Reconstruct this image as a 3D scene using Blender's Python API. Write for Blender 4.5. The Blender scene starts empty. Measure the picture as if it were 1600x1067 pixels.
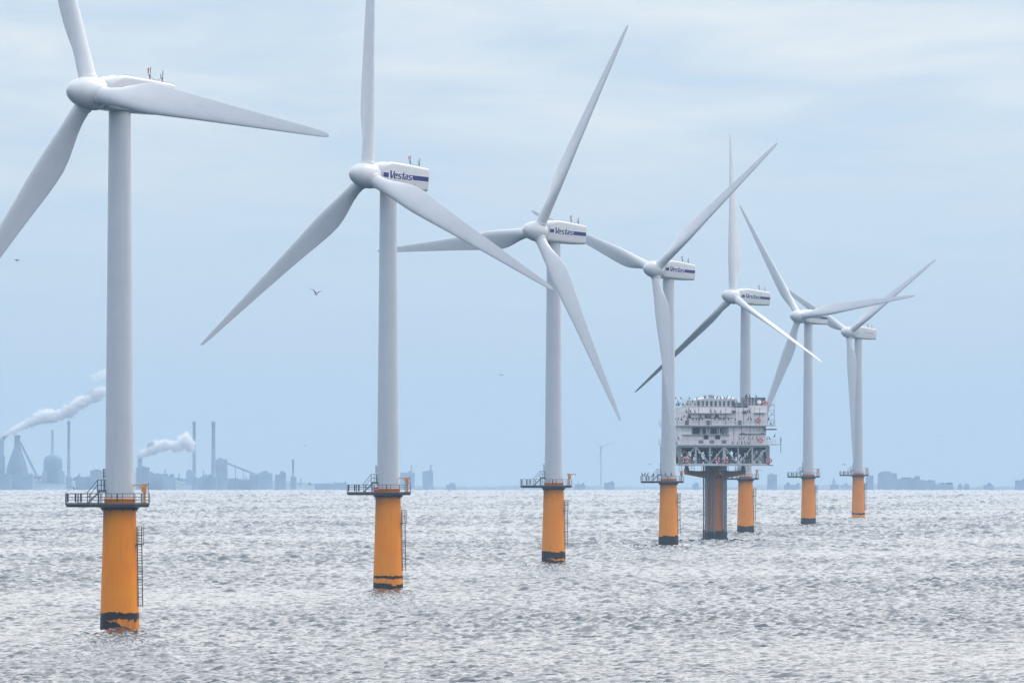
import bpy, math, random
import numpy as np
from mathutils import Vector, Matrix

random.seed(7)
PI = math.pi
rad = math.radians
sc = bpy.context.scene
COL = sc.collection
RE = 7.43e6                      # effective earth radius (with refraction)
F, CH, YH = 27684.9, 19.29, 703.9   # focal length in photo pixels, eye height, level line


def drop(x, y):
    return -(x * x + y * y) / (2 * RE)


def at(px, py, D):
    """photo pixel at distance D -> world point"""
    return Vector(((px - 800) / F * D, D, CH - (py - YH) / F * D))


# ------------------------------------------------------------------ camera
cd = bpy.data.cameras.new('camera')
cam = bpy.data.objects.new('camera', cd)
COL.objects.link(cam)
cam.location = (0, 0, CH)
cam.rotation_euler = (PI / 2, 0, 0)
cd.sensor_width = 36
cd.lens = F / 1600 * 36
cd.shift_y = (YH - 533.5) / 1600
cd.clip_start = 1
cd.clip_end = 90000
sc.camera = cam

# ------------------------------------------------------------------ render / exposure
sc.view_settings.view_transform = 'Standard'
sc.view_settings.look = 'None'
sc.view_settings.gamma = 1
sc.view_settings.exposure = 0.50
sc.cycles.use_denoising = True
sc.cycles.max_bounces = 24
sc.cycles.diffuse_bounces = 2
sc.cycles.glossy_bounces = 3
sc.cycles.volume_bounces = 24
sc.cycles.caustics_reflective = False
sc.cycles.caustics_refractive = False

# ------------------------------------------------------------------ sun
SUN_EL, SUN_AZ = rad(50), rad(52)      # azimuth clockwise from +Y (view direction): high, ahead on the right
sd = bpy.data.lights.new('sun', 'SUN')
sd.energy = 1.0
sd.angle = rad(16)
sd.color = (1.0, 0.97, 0.94)
sun = bpy.data.objects.new('sun', sd)
COL.objects.link(sun)
sv = Vector((math.sin(SUN_AZ) * math.cos(SUN_EL), math.cos(SUN_AZ) * math.cos(SUN_EL), math.sin(SUN_EL)))
sun.rotation_euler = sv.to_track_quat('Z', 'Y').to_euler()
sun.location = (300, -300, 400)

# ------------------------------------------------------------------ world
SKY_LOW, SKY_UP = 4.2, 4.9
w = bpy.data.worlds.new('World')
sc.world = w
w.use_nodes = True
nt = w.node_tree
nt.nodes.clear()


def N(nt, t, **k):
    n = nt.nodes.new(t)
    for a, b in k.items():
        if a.startswith('i_'):
            key = a[2:]
            n.inputs[int(key) if key.isdigit() else key.replace('_', ' ')].default_value = b
        else:
            setattr(n, a, b)
    return n


def math_node(nt, op, a, b=None, clamp=False):
    n = nt.nodes.new('ShaderNodeMath')
    n.operation = op
    n.use_clamp = clamp
    for i, v in enumerate((a, b)):
        if v is None:
            continue
        if isinstance(v, (int, float)):
            n.inputs[i].default_value = v
        else:
            nt.links.new(v, n.inputs[i])
    return n.outputs[0]


def mixc(nt, fac, a, b, blend='MIX'):
    n = nt.nodes.new('ShaderNodeMix')
    n.data_type = 'RGBA'
    n.blend_type = blend
    for s, v in ((n.inputs[0], fac), (n.inputs[6], a), (n.inputs[7], b)):
        if isinstance(v, (int, float)):
            s.default_value = v
        elif isinstance(v, tuple):
            s.default_value = v if len(v) == 4 else (*v, 1)
        else:
            nt.links.new(v, s)
    return n.outputs[2]


def ramp(nt, fac, stops):
    n = nt.nodes.new('ShaderNodeValToRGB')
    e = n.color_ramp.elements
    while len(e) < len(stops):
        e.new(0.5)
    for el, (p, c) in zip(e, stops):
        el.position = p
        el.color = c if isinstance(c, tuple) and len(c) == 4 else ((*c, 1) if isinstance(c, tuple) else (c, c, c, 1))
    nt.links.new(fac, n.inputs[0])
    return n.outputs[0]


tc = N(nt, 'ShaderNodeTexCoord')
sep = N(nt, 'ShaderNodeSeparateXYZ')
nt.links.new(tc.outputs['Generated'], sep.inputs[0])
zc = math_node(nt, 'MAXIMUM', sep.outputs[2], 0.0)
zs = math_node(nt, 'MAXIMUM', sep.outputs[2], 0.02)
cmb = N(nt, 'ShaderNodeCombineXYZ')
nt.links.new(sep.outputs[0], cmb.inputs[0])
nt.links.new(sep.outputs[1], cmb.inputs[1])
nt.links.new(zs, cmb.inputs[2])
sky = N(nt, 'ShaderNodeTexSky')
sky.sky_type = 'NISHITA'
sky.sun_disc = False
sky.sun_elevation = SUN_EL
sky.sun_rotation = SUN_AZ
sky.air_density = 1.2
sky.dust_density = 0.6
sky.ozone_density = 2.0
nt.links.new(cmb.outputs[0], sky.inputs[0])
# cloud sheet: direction projected on a high layer, so it compresses towards the horizon
zz = math_node(nt, 'ADD', zc, 0.018)
cu = math_node(nt, 'DIVIDE', sep.outputs[0], zz)
cv = math_node(nt, 'DIVIDE', sep.outputs[1], zz)
cc = N(nt, 'ShaderNodeCombineXYZ')
nt.links.new(cu, cc.inputs[0])
nt.links.new(cv, cc.inputs[1])
no1 = N(nt, 'ShaderNodeTexNoise', noise_dimensions='3D', i_Scale=0.55, i_Detail=7.0, i_Roughness=0.55, i_Distortion=0.4)
mp = N(nt, 'ShaderNodeMapping')
mp.inputs['Location'].default_value = (3.7, 1.2, 0)
mp.inputs['Scale'].default_value = (4.6, 0.9, 1)
nt.links.new(cc.outputs[0], mp.inputs[0])
nt.links.new(mp.outputs[0], no1.inputs['Vector'])
cover = ramp(nt, no1.outputs[0], [(0.34, 0.0), (0.70, 1.0)])
cover = math_node(nt, 'MULTIPLY', cover, ramp(nt, zc, [(0.0, 0.04), (0.012, 0.14), (0.021, 0.9)]))
# overcast sheet: blue-grey low down, white and bright higher up, brightest around the veiled sun
dt = N(nt, 'ShaderNodeVectorMath', operation='DOT_PRODUCT')
nt.links.new(tc.outputs['Generated'], dt.inputs[0])
dt.inputs[1].default_value = tuple(sv)
glow = math_node(nt, 'POWER', math_node(nt, 'ADD', math_node(nt, 'MULTIPLY', dt.outputs['Value'], 0.5), 0.5, clamp=True), 1.6)
upf = math_node(nt, 'POWER', zc, 0.75)
up2 = ramp(nt, zc, [(0.028, 0.0), (0.10, 1.0), (0.45, 0.88), (1.0, 0.62)])
lift = math_node(nt, 'MULTIPLY', up2, SKY_UP)
az = math_node(nt, 'ADD', math_node(nt, 'MULTIPLY', glow, 0.80), 0.74)
bright = math_node(nt, 'MULTIPLY', math_node(nt, 'MULTIPLY', math_node(nt, 'ADD', lift, SKY_LOW), az), ramp(nt, zc, [(0.0, 0.96), (0.02, 1.0)]))
cl_dark = N(nt, 'ShaderNodeVectorMath', operation='SCALE')
cl_dark.inputs[0].default_value = (0.78, 1.02, 1.29)
nt.links.new(bright, cl_dark.inputs['Scale'])
cl_lite = N(nt, 'ShaderNodeVectorMath', operation='SCALE')
cl_lite.inputs[0].default_value = (1.18, 1.27, 1.36)
nt.links.new(bright, cl_lite.inputs['Scale'])
cl_up = N(nt, 'ShaderNodeVectorMath', operation='SCALE')
upcol = mixc(nt, ramp(nt, glow, [(0.27, 0.0), (0.43, 1.0)]), (0.86, 1.02, 1.26), (1.145, 1.12, 1.105))
nt.links.new(upcol, cl_up.inputs[0])
nt.links.new(bright, cl_up.inputs['Scale'])
cloudc = mixc(nt, cover, cl_dark.outputs[0], cl_lite.outputs[0])
cloudc = mixc(nt, math_node(nt, 'MULTIPLY', up2, 1.0), cloudc, cl_up.outputs[0])
skyc = mixc(nt, 0.88, sky.outputs[0], cloudc)
bg = N(nt, 'ShaderNodeBackground', i_Strength=0.10)
nt.links.new(skyc, bg.inputs[0])
wo = N(nt, 'ShaderNodeOutputWorld')
nt.links.new(bg.outputs[0], wo.inputs[0])


# ================================================================== materials
def base_mat(name):
    m = bpy.data.materials.new(name)
    m.use_nodes = True
    nt = m.node_tree
    b = nt.nodes['Principled BSDF']
    return m, nt, b


def paint(name, col, rough=0.45, var=0.06, scale=1.2, streak=0.0, metallic=0.0, dirt=(0.25, 0.2, 0.15), panel=None):
    """painted / weathered surface: slight mottling and optional vertical run marks"""
    m, nt, b = base_mat(name)
    b.inputs['Roughness'].default_value = rough
    b.inputs['Metallic'].default_value = metallic
    geo = N(nt, 'ShaderNodeTexCoord')
    n1 = N(nt, 'ShaderNodeTexNoise', i_Scale=scale, i_Detail=5.0, i_Roughness=0.6)
    nt.links.new(geo.outputs['Object'], n1.inputs['Vector'])
    f = ramp(nt, n1.outputs[0], [(0.3, 0.0), (0.7, 1.0)])
    a = tuple(c * (1 - var) for c in col)
    d = tuple(min(1, c * (1 + var)) for c in col)
    c = mixc(nt, f, a, d)
    if streak > 0:
        mp = N(nt, 'ShaderNodeMapping')
        mp.inputs['Scale'].default_value = (3.0, 3.0, 0.12)
        nt.links.new(geo.outputs['Object'], mp.inputs[0])
        n2 = N(nt, 'ShaderNodeTexNoise', i_Scale=1.3, i_Detail=6.0, i_Roughness=0.7)
        nt.links.new(mp.outputs[0], n2.inputs['Vector'])
        g = ramp(nt, n2.outputs[0], [(0.5, 0.0), (0.8, 1.0)])
        g = math_node(nt, 'MULTIPLY', g, streak)
        c = mixc(nt, g, c, dirt)
    if panel:
        pw, ph, ps = panel
        sp = N(nt, 'ShaderNodeSeparateXYZ')
        nt.links.new(geo.outputs['Object'], sp.inputs[0])
        cb = N(nt, 'ShaderNodeCombineXYZ')
        nt.links.new(math_node(nt, 'ADD', sp.outputs[0], math_node(nt, 'MULTIPLY', sp.outputs[1], 0.7)), cb.inputs[0])
        nt.links.new(sp.outputs[2], cb.inputs[1])
        br = N(nt, 'ShaderNodeTexBrick', i_Scale=1.0)
        br.inputs['Brick Width'].default_value = pw
        br.inputs['Row Height'].default_value = ph
        br.inputs['Mortar Size'].default_value = 0.035
        br.inputs['Mortar Smooth'].default_value = 0.3
        br.offset = 0.0
        nt.links.new(cb.outputs[0], br.inputs['Vector'])
        c = mixc(nt, math_node(nt, 'MULTIPLY', br.outputs['Fac'], ps), c, tuple(q * 0.35 for q in col))
    nt.links.new(c, b.inputs['Base Color'])
    n3 = N(nt, 'ShaderNodeTexNoise', i_Scale=scale * 2.2, i_Detail=4.0)
    nt.links.new(geo.outputs['Object'], n3.inputs['Vector'])
    r = math_node(nt, 'ADD', math_node(nt, 'MULTIPLY', n3.outputs[0], 0.2), rough - 0.1)
    nt.links.new(r, b.inputs['Roughness'])
    return m


M = {}
M['white'] = paint('turbine_white_paint', (0.56, 0.565, 0.575), 0.36, 0.035, 0.5)
M['tower'] = paint('tower_grey_white_paint', (0.55, 0.58, 0.63), 0.42, 0.03, 0.35, streak=0.22, dirt=(0.27, 0.27, 0.27), panel=(60.0, 2.9, 0.08))
M['blade'] = paint('blade_white_gelcoat', (0.65, 0.66, 0.69), 0.33, 0.05, 0.35, streak=0.12)
M['nacelle'] = paint('nacelle_white_gelcoat', (0.63, 0.64, 0.66), 0.33, 0.05, 0.6, streak=0.10)
M['shell'] = paint('nacelle_shell_gelcoat', (0.63, 0.64, 0.66), 0.33, 0.05, 0.6, streak=0.14, dirt=(0.35, 0.34, 0.33), panel=(2.35, 5.0, 0.18))
M['steel'] = paint('galvanised_steel', (0.10, 0.105, 0.135), 0.5, 0.15, 3.0)
M['steel_dark'] = paint('dark_weathered_shaded_steel', (0.030, 0.032, 0.045), 0.6, 0.2, 2.0)  # weathered steel, also the painted-in shade of the inner trusses
M['steel_light'] = paint('pale_grey_steel_paint', (0.46, 0.47, 0.49), 0.5, 0.1, 1.5)
M['ladder'] = paint('tarred_brown_steel', (0.10, 0.075, 0.07), 0.6, 0.2, 2.0)
M['tube'] = paint('grey_tube_paint', (0.17, 0.175, 0.215), 0.5, 0.15, 0.8)
M['gap'] = paint('dark_seal', (0.06, 0.065, 0.075), 0.6, 0.1, 2.0)
M['blue'] = paint('deep_blue_vinyl', (0.001, 0.005, 0.15), 0.6, 0.06, 1.5)
M['line_white'] = paint('white_vinyl', (0.80, 0.80, 0.82), 0.35, 0.02, 1.5)
M['crane'] = paint('yellow_orange_crane_paint', (0.66, 0.25, 0.03), 0.45, 0.1, 2.5)
M['red'] = paint('red_paint', (0.60, 0.03, 0.03), 0.45, 0.1, 3.0)
M['module'] = paint('pale_module_cladding', (0.82, 0.775, 0.79), 0.55, 0.09, 0.45, streak=0.55, dirt=(0.33, 0.27, 0.26), panel=(1.7, 2.07, 0.6))
M['louvre'] = paint('dark_louvre', (0.014, 0.018, 0.045), 0.55, 0.15, 2.0)
M['bird'] = paint('black_plumage', (0.014, 0.014, 0.018), 0.6, 0.1, 8.0)
M['gull'] = paint('white_plumage', (0.62, 0.62, 0.63), 0.7, 0.05, 8.0)
M['gull_wing'] = paint('grey_black_plumage', (0.055, 0.06, 0.07), 0.7, 0.05, 8.0)
M['coast'] = paint('dune_scrub', (0.19, 0.24, 0.30), 0.9, 0.3, 0.01)  # far shore colours from here on: haze tint mixed into the base colour
M['plant_grey'] = paint('haze_blue_concrete', (0.36, 0.45, 0.57), 0.8, 0.2, 0.05)  # blue and pale from painted-in haze
M['plant_dark'] = paint('haze_blue_steelwork', (0.31, 0.40, 0.52), 0.8, 0.2, 0.05)
M['slate'] = paint('haze_slate_cladding', (0.22, 0.29, 0.38), 0.9, 0.2, 0.05)
M['plant_pale'] = paint('haze_pale_concrete', (0.42, 0.50, 0.61), 0.8, 0.12, 0.05)


def orange_mat(name, z1, w1, z2, seed, brown=0.3, bird=0.0, left=0.0, dull=0.0, deck_shade=0.0):
    """orange transition piece with tide bands of black and brown marine growth"""
    m, nt, b = base_mat(name)
    tcn = N(nt, 'ShaderNodeTexCoord')
    sp = N(nt, 'ShaderNodeSeparateXYZ')
    nt.links.new(tcn.outputs['Object'], sp.inputs[0])
    mp = N(nt, 'ShaderNodeMapping')
    mp.inputs['Location'].default_value = (seed * 3.1, seed * 1.7, seed)
    mp.inputs['Scale'].default_value = (1, 1, 1.2)
    nt.links.new(tcn.outputs['Object'], mp.inputs[0])
    n1 = N(nt, 'ShaderNodeTexNoise', i_Scale=0.5, i_Detail=8.0, i_Roughness=0.74)
    nt.links.new(mp.outputs[0], n1.inputs['Vector'])
    mp2 = N(nt, 'ShaderNodeMapping')
    mp2.inputs['Scale'].default_value = (2.2, 2.2, 0.10)
    mp2.inputs['Location'].default_value = (seed, 0, seed)
    nt.links.new(tcn.outputs['Object'], mp2.inputs[0])
    n2 = N(nt, 'ShaderNodeTexNoise', i_Scale=1.0, i_Detail=5.0, i_Roughness=0.6)
    nt.links.new(mp2.outputs[0], n2.inputs['Vector'])
    n4 = N(nt, 'ShaderNodeTexNoise', i_Scale=0.28, i_Detail=4.0, i_Roughness=0.6)
    nt.links.new(mp.outputs[0], n4.inputs['Vector'])
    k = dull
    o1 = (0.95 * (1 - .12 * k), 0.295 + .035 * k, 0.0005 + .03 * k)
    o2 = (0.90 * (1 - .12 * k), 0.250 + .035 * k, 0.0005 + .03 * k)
    c = mixc(nt, ramp(nt, n4.outputs[0], [(0.35, 0.0), (0.65, 1.0)]), o1, o2)
    # paler sun-bleached lower half and faint run marks
    g = math_node(nt, 'MULTIPLY', ramp(nt, n2.outputs[0], [(0.5, 0.0), (0.72, 1.0)]), 0.5)
    c = mixc(nt, g, c, (0.72, 0.26, 0.03))
    zt = ramp(nt, math_node(nt, 'DIVIDE', sp.outputs[2], 14.0), [(0.05, 1.0), (0.45, 0.0)])
    c = mixc(nt, math_node(nt, 'MULTIPLY', zt, 0.3), c, (0.88, 0.33, 0.03))
    mp3 = N(nt, 'ShaderNodeMapping')
    mp3.inputs['Scale'].default_value = (4.5, 4.5, 0.16)
    mp3.inputs['Location'].default_value = (seed * 2.3, 1, 0)
    nt.links.new(tcn.outputs['Object'], mp3.inputs[0])
    n6 = N(nt, 'ShaderNodeTexNoise', i_Scale=1.0, i_Detail=6.0, i_Roughness=0.65)
    nt.links.new(mp3.outputs[0], n6.inputs['Vector'])
    c = mixc(nt, math_node(nt, 'MULTIPLY', ramp(nt, n6.outputs[0], [(0.55, 0.0), (0.72, 1.0)]), 0.38), c, (0.36, 0.11, 0.015))
    if deck_shade:
        c = mixc(nt, deck_shade, c, (0.22, 0.075, 0.03))  # shade under the deck above, painted in as a darker brown
    # growth
    nz = math_node(nt, 'MULTIPLY', math_node(nt, 'SUBTRACT', n1.outputs[0], 0.5), 2.1)
    zz = math_node(nt, 'ADD', sp.outputs[2], nz)
    d1 = math_node(nt, 'ABSOLUTE', math_node(nt, 'SUBTRACT', zz, z1))
    b1 = math_node(nt, 'LESS_THAN', d1, w1)
    side = math_node(nt, 'MULTIPLY', sp.outputs[0], left)
    b2 = math_node(nt, 'LESS_THAN', math_node(nt, 'ADD', zz, side), z2)
    gm = math_node(nt, 'MAXIMUM', b1, b2)
    bt = math_node(nt, 'MULTIPLY', math_node(nt, 'LESS_THAN', sp.outputs[2], z1), brown)
    bt = math_node(nt, 'MULTIPLY', bt, ramp(nt, n2.outputs[0], [(0.4, 0.2), (0.6, 1.0)]))
    c = mixc(nt, bt, c, (0.10, 0.045, 0.025))
    n5 = N(nt, 'ShaderNodeTexNoise', i_Scale=5.0, i_Detail=4.0)
    nt.links.new(tcn.outputs['Object'], n5.inputs['Vector'])
    black = mixc(nt, ramp(nt, n5.outputs[0], [(0.4, 0.0), (0.75, 1.0)]), (0.010, 0.009, 0.012), (0.055, 0.035, 0.03))
    c = mixc(nt, gm, c, black)
    nt.links.new(c, b.inputs['Base Color'])
    b.inputs['Roughness'].default_value = 0.5
    b.inputs['Specular IOR Level'].default_value = 0.08
    return m


# ================================================================== mesh helpers
class MB:
    def __init__(s):
        s.v, s.f, s.sm = [], [], []

    def add(s, vs, fs, smooth=False):
        o = len(s.v)
        s.v += [tuple(v) for v in vs]
        s.f += [tuple(i + o for i in f) for f in fs]
        s.sm += [smooth] * len(fs)

    def box(s, x0, x1, y0, y1, z0, z1):
        s.add([(x0, y0, z0), (x1, y0, z0), (x1, y1, z0), (x0, y1, z0), (x0, y0, z1), (x1, y0, z1), (x1, y1, z1), (x0, y1, z1)],
              [(0, 3, 2, 1), (4, 5, 6, 7), (0, 1, 5, 4), (1, 2, 6, 5), (2, 3, 7, 6), (3, 0, 4, 7)])

    def bar(s, a, b, r=0.05, n=6, r2=None, sq=False):
        a, b = Vector(a), Vector(b)
        d = b - a
        if d.length < 1e-6:
            return
        d.normalize()
        u = d.cross(Vector((0, 0, 1)))
        if u.length < 1e-3:
            u = Vector((1, 0, 0))
        u.normalize()
        v = d.cross(u)
        r2 = r if r2 is None else r2
        if sq:
            n = 4
        ph = PI / 4 if sq else 0
        vs = []
        for p, rr in ((a, r), (b, r2)):
            for k in range(n):
                t = 2 * PI * k / n + ph
                vs.append(p + (u * math.cos(t) + v * math.sin(t)) * rr)
        fs = [(k, (k + 1) % n, (k + 1) % n + n, k + n) for k in range(n)]
        s.add(vs, fs, not sq)
        s.add(vs, [tuple(range(n - 1, -1, -1)), tuple(range(n, 2 * n))])

    def lathe(s, prof, n=40, c=(0, 0, 0), caps=True, axis='z'):
        vs = []
        for r, z in prof:
            for k in range(n):
                t = 2 * PI * k / n
                p = (r * math.cos(t), r * math.sin(t), z)
                if axis == 'x':
                    p = (p[2], p[0], p[1])
                vs.append((p[0] + c[0], p[1] + c[1], p[2] + c[2]))
        fs = []
        for i in range(len(prof) - 1):
            for k in range(n):
                fs.append((i * n + k, i * n + (k + 1) % n, (i + 1) * n + (k + 1) % n, (i + 1) * n + k))
        s.add(vs, fs, True)
        if caps:
            s.add(vs, [tuple(range(n - 1, -1, -1)), tuple(range((len(prof) - 1) * n, len(prof) * n))])

    def loft(s, rings, smooth=True, caps=True):
        n = len(rings[0])
        vs = [p for r in rings for p in r]
        fs = []
        for i in range(len(rings) - 1):
            for k in range(n):
                fs.append((i * n + k, i * n + (k + 1) % n, (i + 1) * n + (k + 1) % n, (i + 1) * n + k))
        s.add(vs, fs, smooth)
        if caps:
            s.add(vs, [tuple(range(n - 1, -1, -1)), tuple(range((len(rings) - 1) * n, len(rings) * n))], smooth)

    def prism(s, poly, z0, z1):
        n = len(poly)
        vs = [(p[0], p[1], z0) for p in poly] + [(p[0], p[1], z1) for p in poly]
        s.add(vs, [tuple(range(n - 1, -1, -1)), tuple(range(n, 2 * n))] +
              [(k, (k + 1) % n, (k + 1) % n + n, k + n) for k in range(n)])

    def build(s, name, mat, parent=None, mtx=None):
        me = bpy.data.meshes.new(name)
        me.from_pydata(s.v, [], s.f)
        me.polygons.foreach_set('use_smooth', s.sm)
        me.materials.append(mat)
        me.update()
        o = bpy.data.objects.new(name, me)
        COL.objects.link(o)
        if parent is not None:
            o.parent = parent
        if mtx is not None:
            o.matrix_local = mtx
        return o


def tag(o, label=None, cat=None, group=None, kind=None):
    if label:
        o['label'] = label
    if cat:
        o['category'] = cat
    if group:
        o['group'] = group
    if kind:
        o['kind'] = kind
    return o


def empty(name, loc, rz=0):
    o = bpy.data.objects.new(name, None)
    COL.objects.link(o)
    o.location = loc
    o.rotation_euler = (0, 0, rz)
    o.empty_display_size = 1
    return o


def link_copy(o, name, parent, mtx=None):
    c = o.copy()
    c.name = name
    COL.objects.link(c)
    c.parent = parent
    if mtx is not None:
        c.matrix_local = mtx
    return c


# ================================================================== sea
TURB = [  # X, D, yaw, phase, cone, dz, pitch
    (-42.69, 1927.9, 46.3, 97.67, 2.34, -0.21, 2),
    (-17.63, 2522.1, 44.35, 113.92, -2.16, 0.25, 2),
    (7.35, 3129.6, 44.3, 25.82, -1.47, 0.05, 2),
    (33.04, 3741.7, 42.6, 48.84, -2.6, -0.14, 2),
    (57.60, 4369.0, 50.0, -6.0, 2.0, -0.03, 86),
    (83.08, 4967.9, 39.9, -38.1, -1.6, -0.08, 2),
    (109.11, 5583.3, 44.5, 55.0, -3.3, 0.0, 2),
]
SUBX, SUBD = 46.5, 4060.0


def wave_tile(L, n, seed, wdir, peak):
    rng = np.random.default_rng(seed)
    k1 = 2 * np.pi * np.fft.fftfreq(n, L / n)
    kx, ky = np.meshgrid(k1, k1, indexing='ij')
    k = np.hypot(kx, ky)
    k[0, 0] = 1e-6
    Lp = peak / (2 * np.pi)
    c = (kx * wdir[0] + ky * wdir[1]) / k
    P = np.exp(-1 / (k * Lp) ** 2) / k ** 3.45 * (0.02 + c ** 6) * np.exp(-(k * 0.045) ** 2)
    P[0, 0] = 0
    a = (rng.normal(size=(n, n)) + 1j * rng.normal(size=(n, n))) * np.sqrt(P)
    h = np.fft.ifft2(a).real
    sc_ = 1 / h.std()
    h *= sc_
    H = np.fft.fft2(h)
    dx = np.fft.ifft2(-1j * kx / k * H).real
    dy = np.fft.ifft2(-1j * ky / k * H).real
    jac = np.fft.ifft2(k * H).real          # convergence of the chop: whitecaps
    return [t.astype(np.float32) for t in (h, dx, dy, jac)]


def sample(t, u, v):
    n = t.shape[0]
    iu = np.floor(u).astype(np.int64)
    iv = np.floor(v).astype(np.int64)
    fu = (u - iu).astype(np.float32)
    fv = (v - iv).astype(np.float32)
    i0, i1, j0, j1 = iu % n, (iu + 1) % n, iv % n, (iv + 1) % n
    return (t[i0, j0] * (1 - fu) * (1 - fv) + t[i1, j0] * fu * (1 - fv) + t[i0, j1] * (1 - fu) * fv + t[i1, j1] * fu * fv)


SEA_AMP = 0.128
SEA_DY = 0.46


def build_sea():
    ys = [1150.0]
    while ys[-1] < 17800:
        ys.append(ys[-1] + SEA_DY * (ys[-1] / 1300) ** 1.36)
    ys = np.array([-3000, -800, 200, 600, 900, 1050] + ys + [18500, 19500, 21000, 24000, 30000], float)
    nf = 900
    t = np.linspace(-1, 1, nf) * 0.0345
    yy = np.repeat(ys[:, None], nf, 1)
    yref = np.maximum(ys, 1100)
    xx = yref[:, None] * t[None, :]
    # outer columns reach far to both sides
    xo = np.array([1.15, 1.4, 2.0, 3.5])
    left = np.stack([-(yref * 0.0345 * q) for q in xo[::-1]], 1)
    right = np.stack([yref * 0.0345 * q for q in xo], 1)
    lf = np.full((len(ys), 1), -6000.0)
    xx = np.concatenate([lf, left, xx, right, -lf], 1)
    ny, nx = xx.shape
    yy = np.repeat(ys[:, None], nx, 1)
    X, Y = xx.ravel(), yy.ravel()
    wd = np.array([0.20, 0.98])
    A = wave_tile(211.0, 1024, 3, wd, 10.0)
    B = wave_tile(137.0, 1024, 11, np.array([0.42, 0.907]), 3.6)
    ca, sa = math.cos(0.35), math.sin(0.35)
    ua, va = X / 211.0 * 1024, Y / 211.0 * 1024
    ub, vb = (X * ca - Y * sa) / 137.0 * 1024, (X * sa + Y * ca) / 137.0 * 1024
    amp = np.where((Y > 1100) & (Y < 17900), SEA_AMP, 0).astype(np.float32)
    amp = amp * np.clip(0.85 + (Y - 1200) / 2600, 0.85, 4.0)
    patch = 0.85 + 0.3 * np.sin(X * 0.021 + Y * 0.0037) * np.sin(Y * 0.0071 - X * 0.013)
    amp = (amp * patch).astype(np.float32)
    ha, dxa, dya, ja = [sample(q, ua, va) for q in A]
    hb, dxb, dyb, jb = [sample(q, ub, vb) for q in B]
    kb = 0.7
    ha, dxa, dya, ja = ha * .75, dxa * .75, dya * .75, ja * .75
    h = (ha + kb * hb) * amp
    dx = (dxa + kb * (dxb * ca + dyb * sa)) * amp
    dy = (dya + kb * (-dxb * sa + dyb * ca)) * amp
    inner = np.abs(X) < 5000
    chop = 0.9
    Xd = X + np.where(inner, dx * chop, 0)
    Yd = Y + np.where(inner, dy * chop, 0)
    Z = h * np.where(inner, 1, 0) + drop(X, Y)
    jac = (ja + kb * jb) * amp * chop
    foam = np.clip((jac / (amp + 1e-6) * SEA_AMP - FOAM_T) / 0.5, 0, 1) * inner
    # broken water round each pile
    for (tx, td, *_r) in TURB:
        d = np.hypot(X - tx, (Y - td))
        foam = np.maximum(foam, np.clip(1.25 - (d - 2.1) / 2.2, 0, 1) * (0.22 + 0.5 * np.clip(ha, 0, 1)))
    me = bpy.data.meshes.new('sea')
    nv = nx * ny
    co = np.stack([Xd, Yd, Z], 1).astype(np.float32)
    me.vertices.add(nv)
    me.vertices.foreach_set('co', co.ravel())
    i = np.arange(ny - 1)[:, None] * nx + np.arange(nx - 1)[None, :]
    quads = np.stack([i, i + 1, i + nx + 1, i + nx], 2).reshape(-1, 4).astype(np.int32)
    nq = len(quads)
    me.loops.add(nq * 4)
    me.loops.foreach_set('vertex_index', quads.ravel())
    me.polygons.add(nq)
    me.polygons.foreach_set('loop_start', np.arange(0, nq * 4, 4, dtype=np.int32))
    me.polygons.foreach_set('use_smooth', np.ones(nq, bool))
    a = me.attributes.new('foam', 'FLOAT', 'POINT')
    a.data.foreach_set('value', foam.astype(np.float32))
    me.update(calc_edges=True)
    print('sea verts', nv, 'foam', float((foam > 0.3).mean()))
    return me


FOAM_T = 2.25


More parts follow.
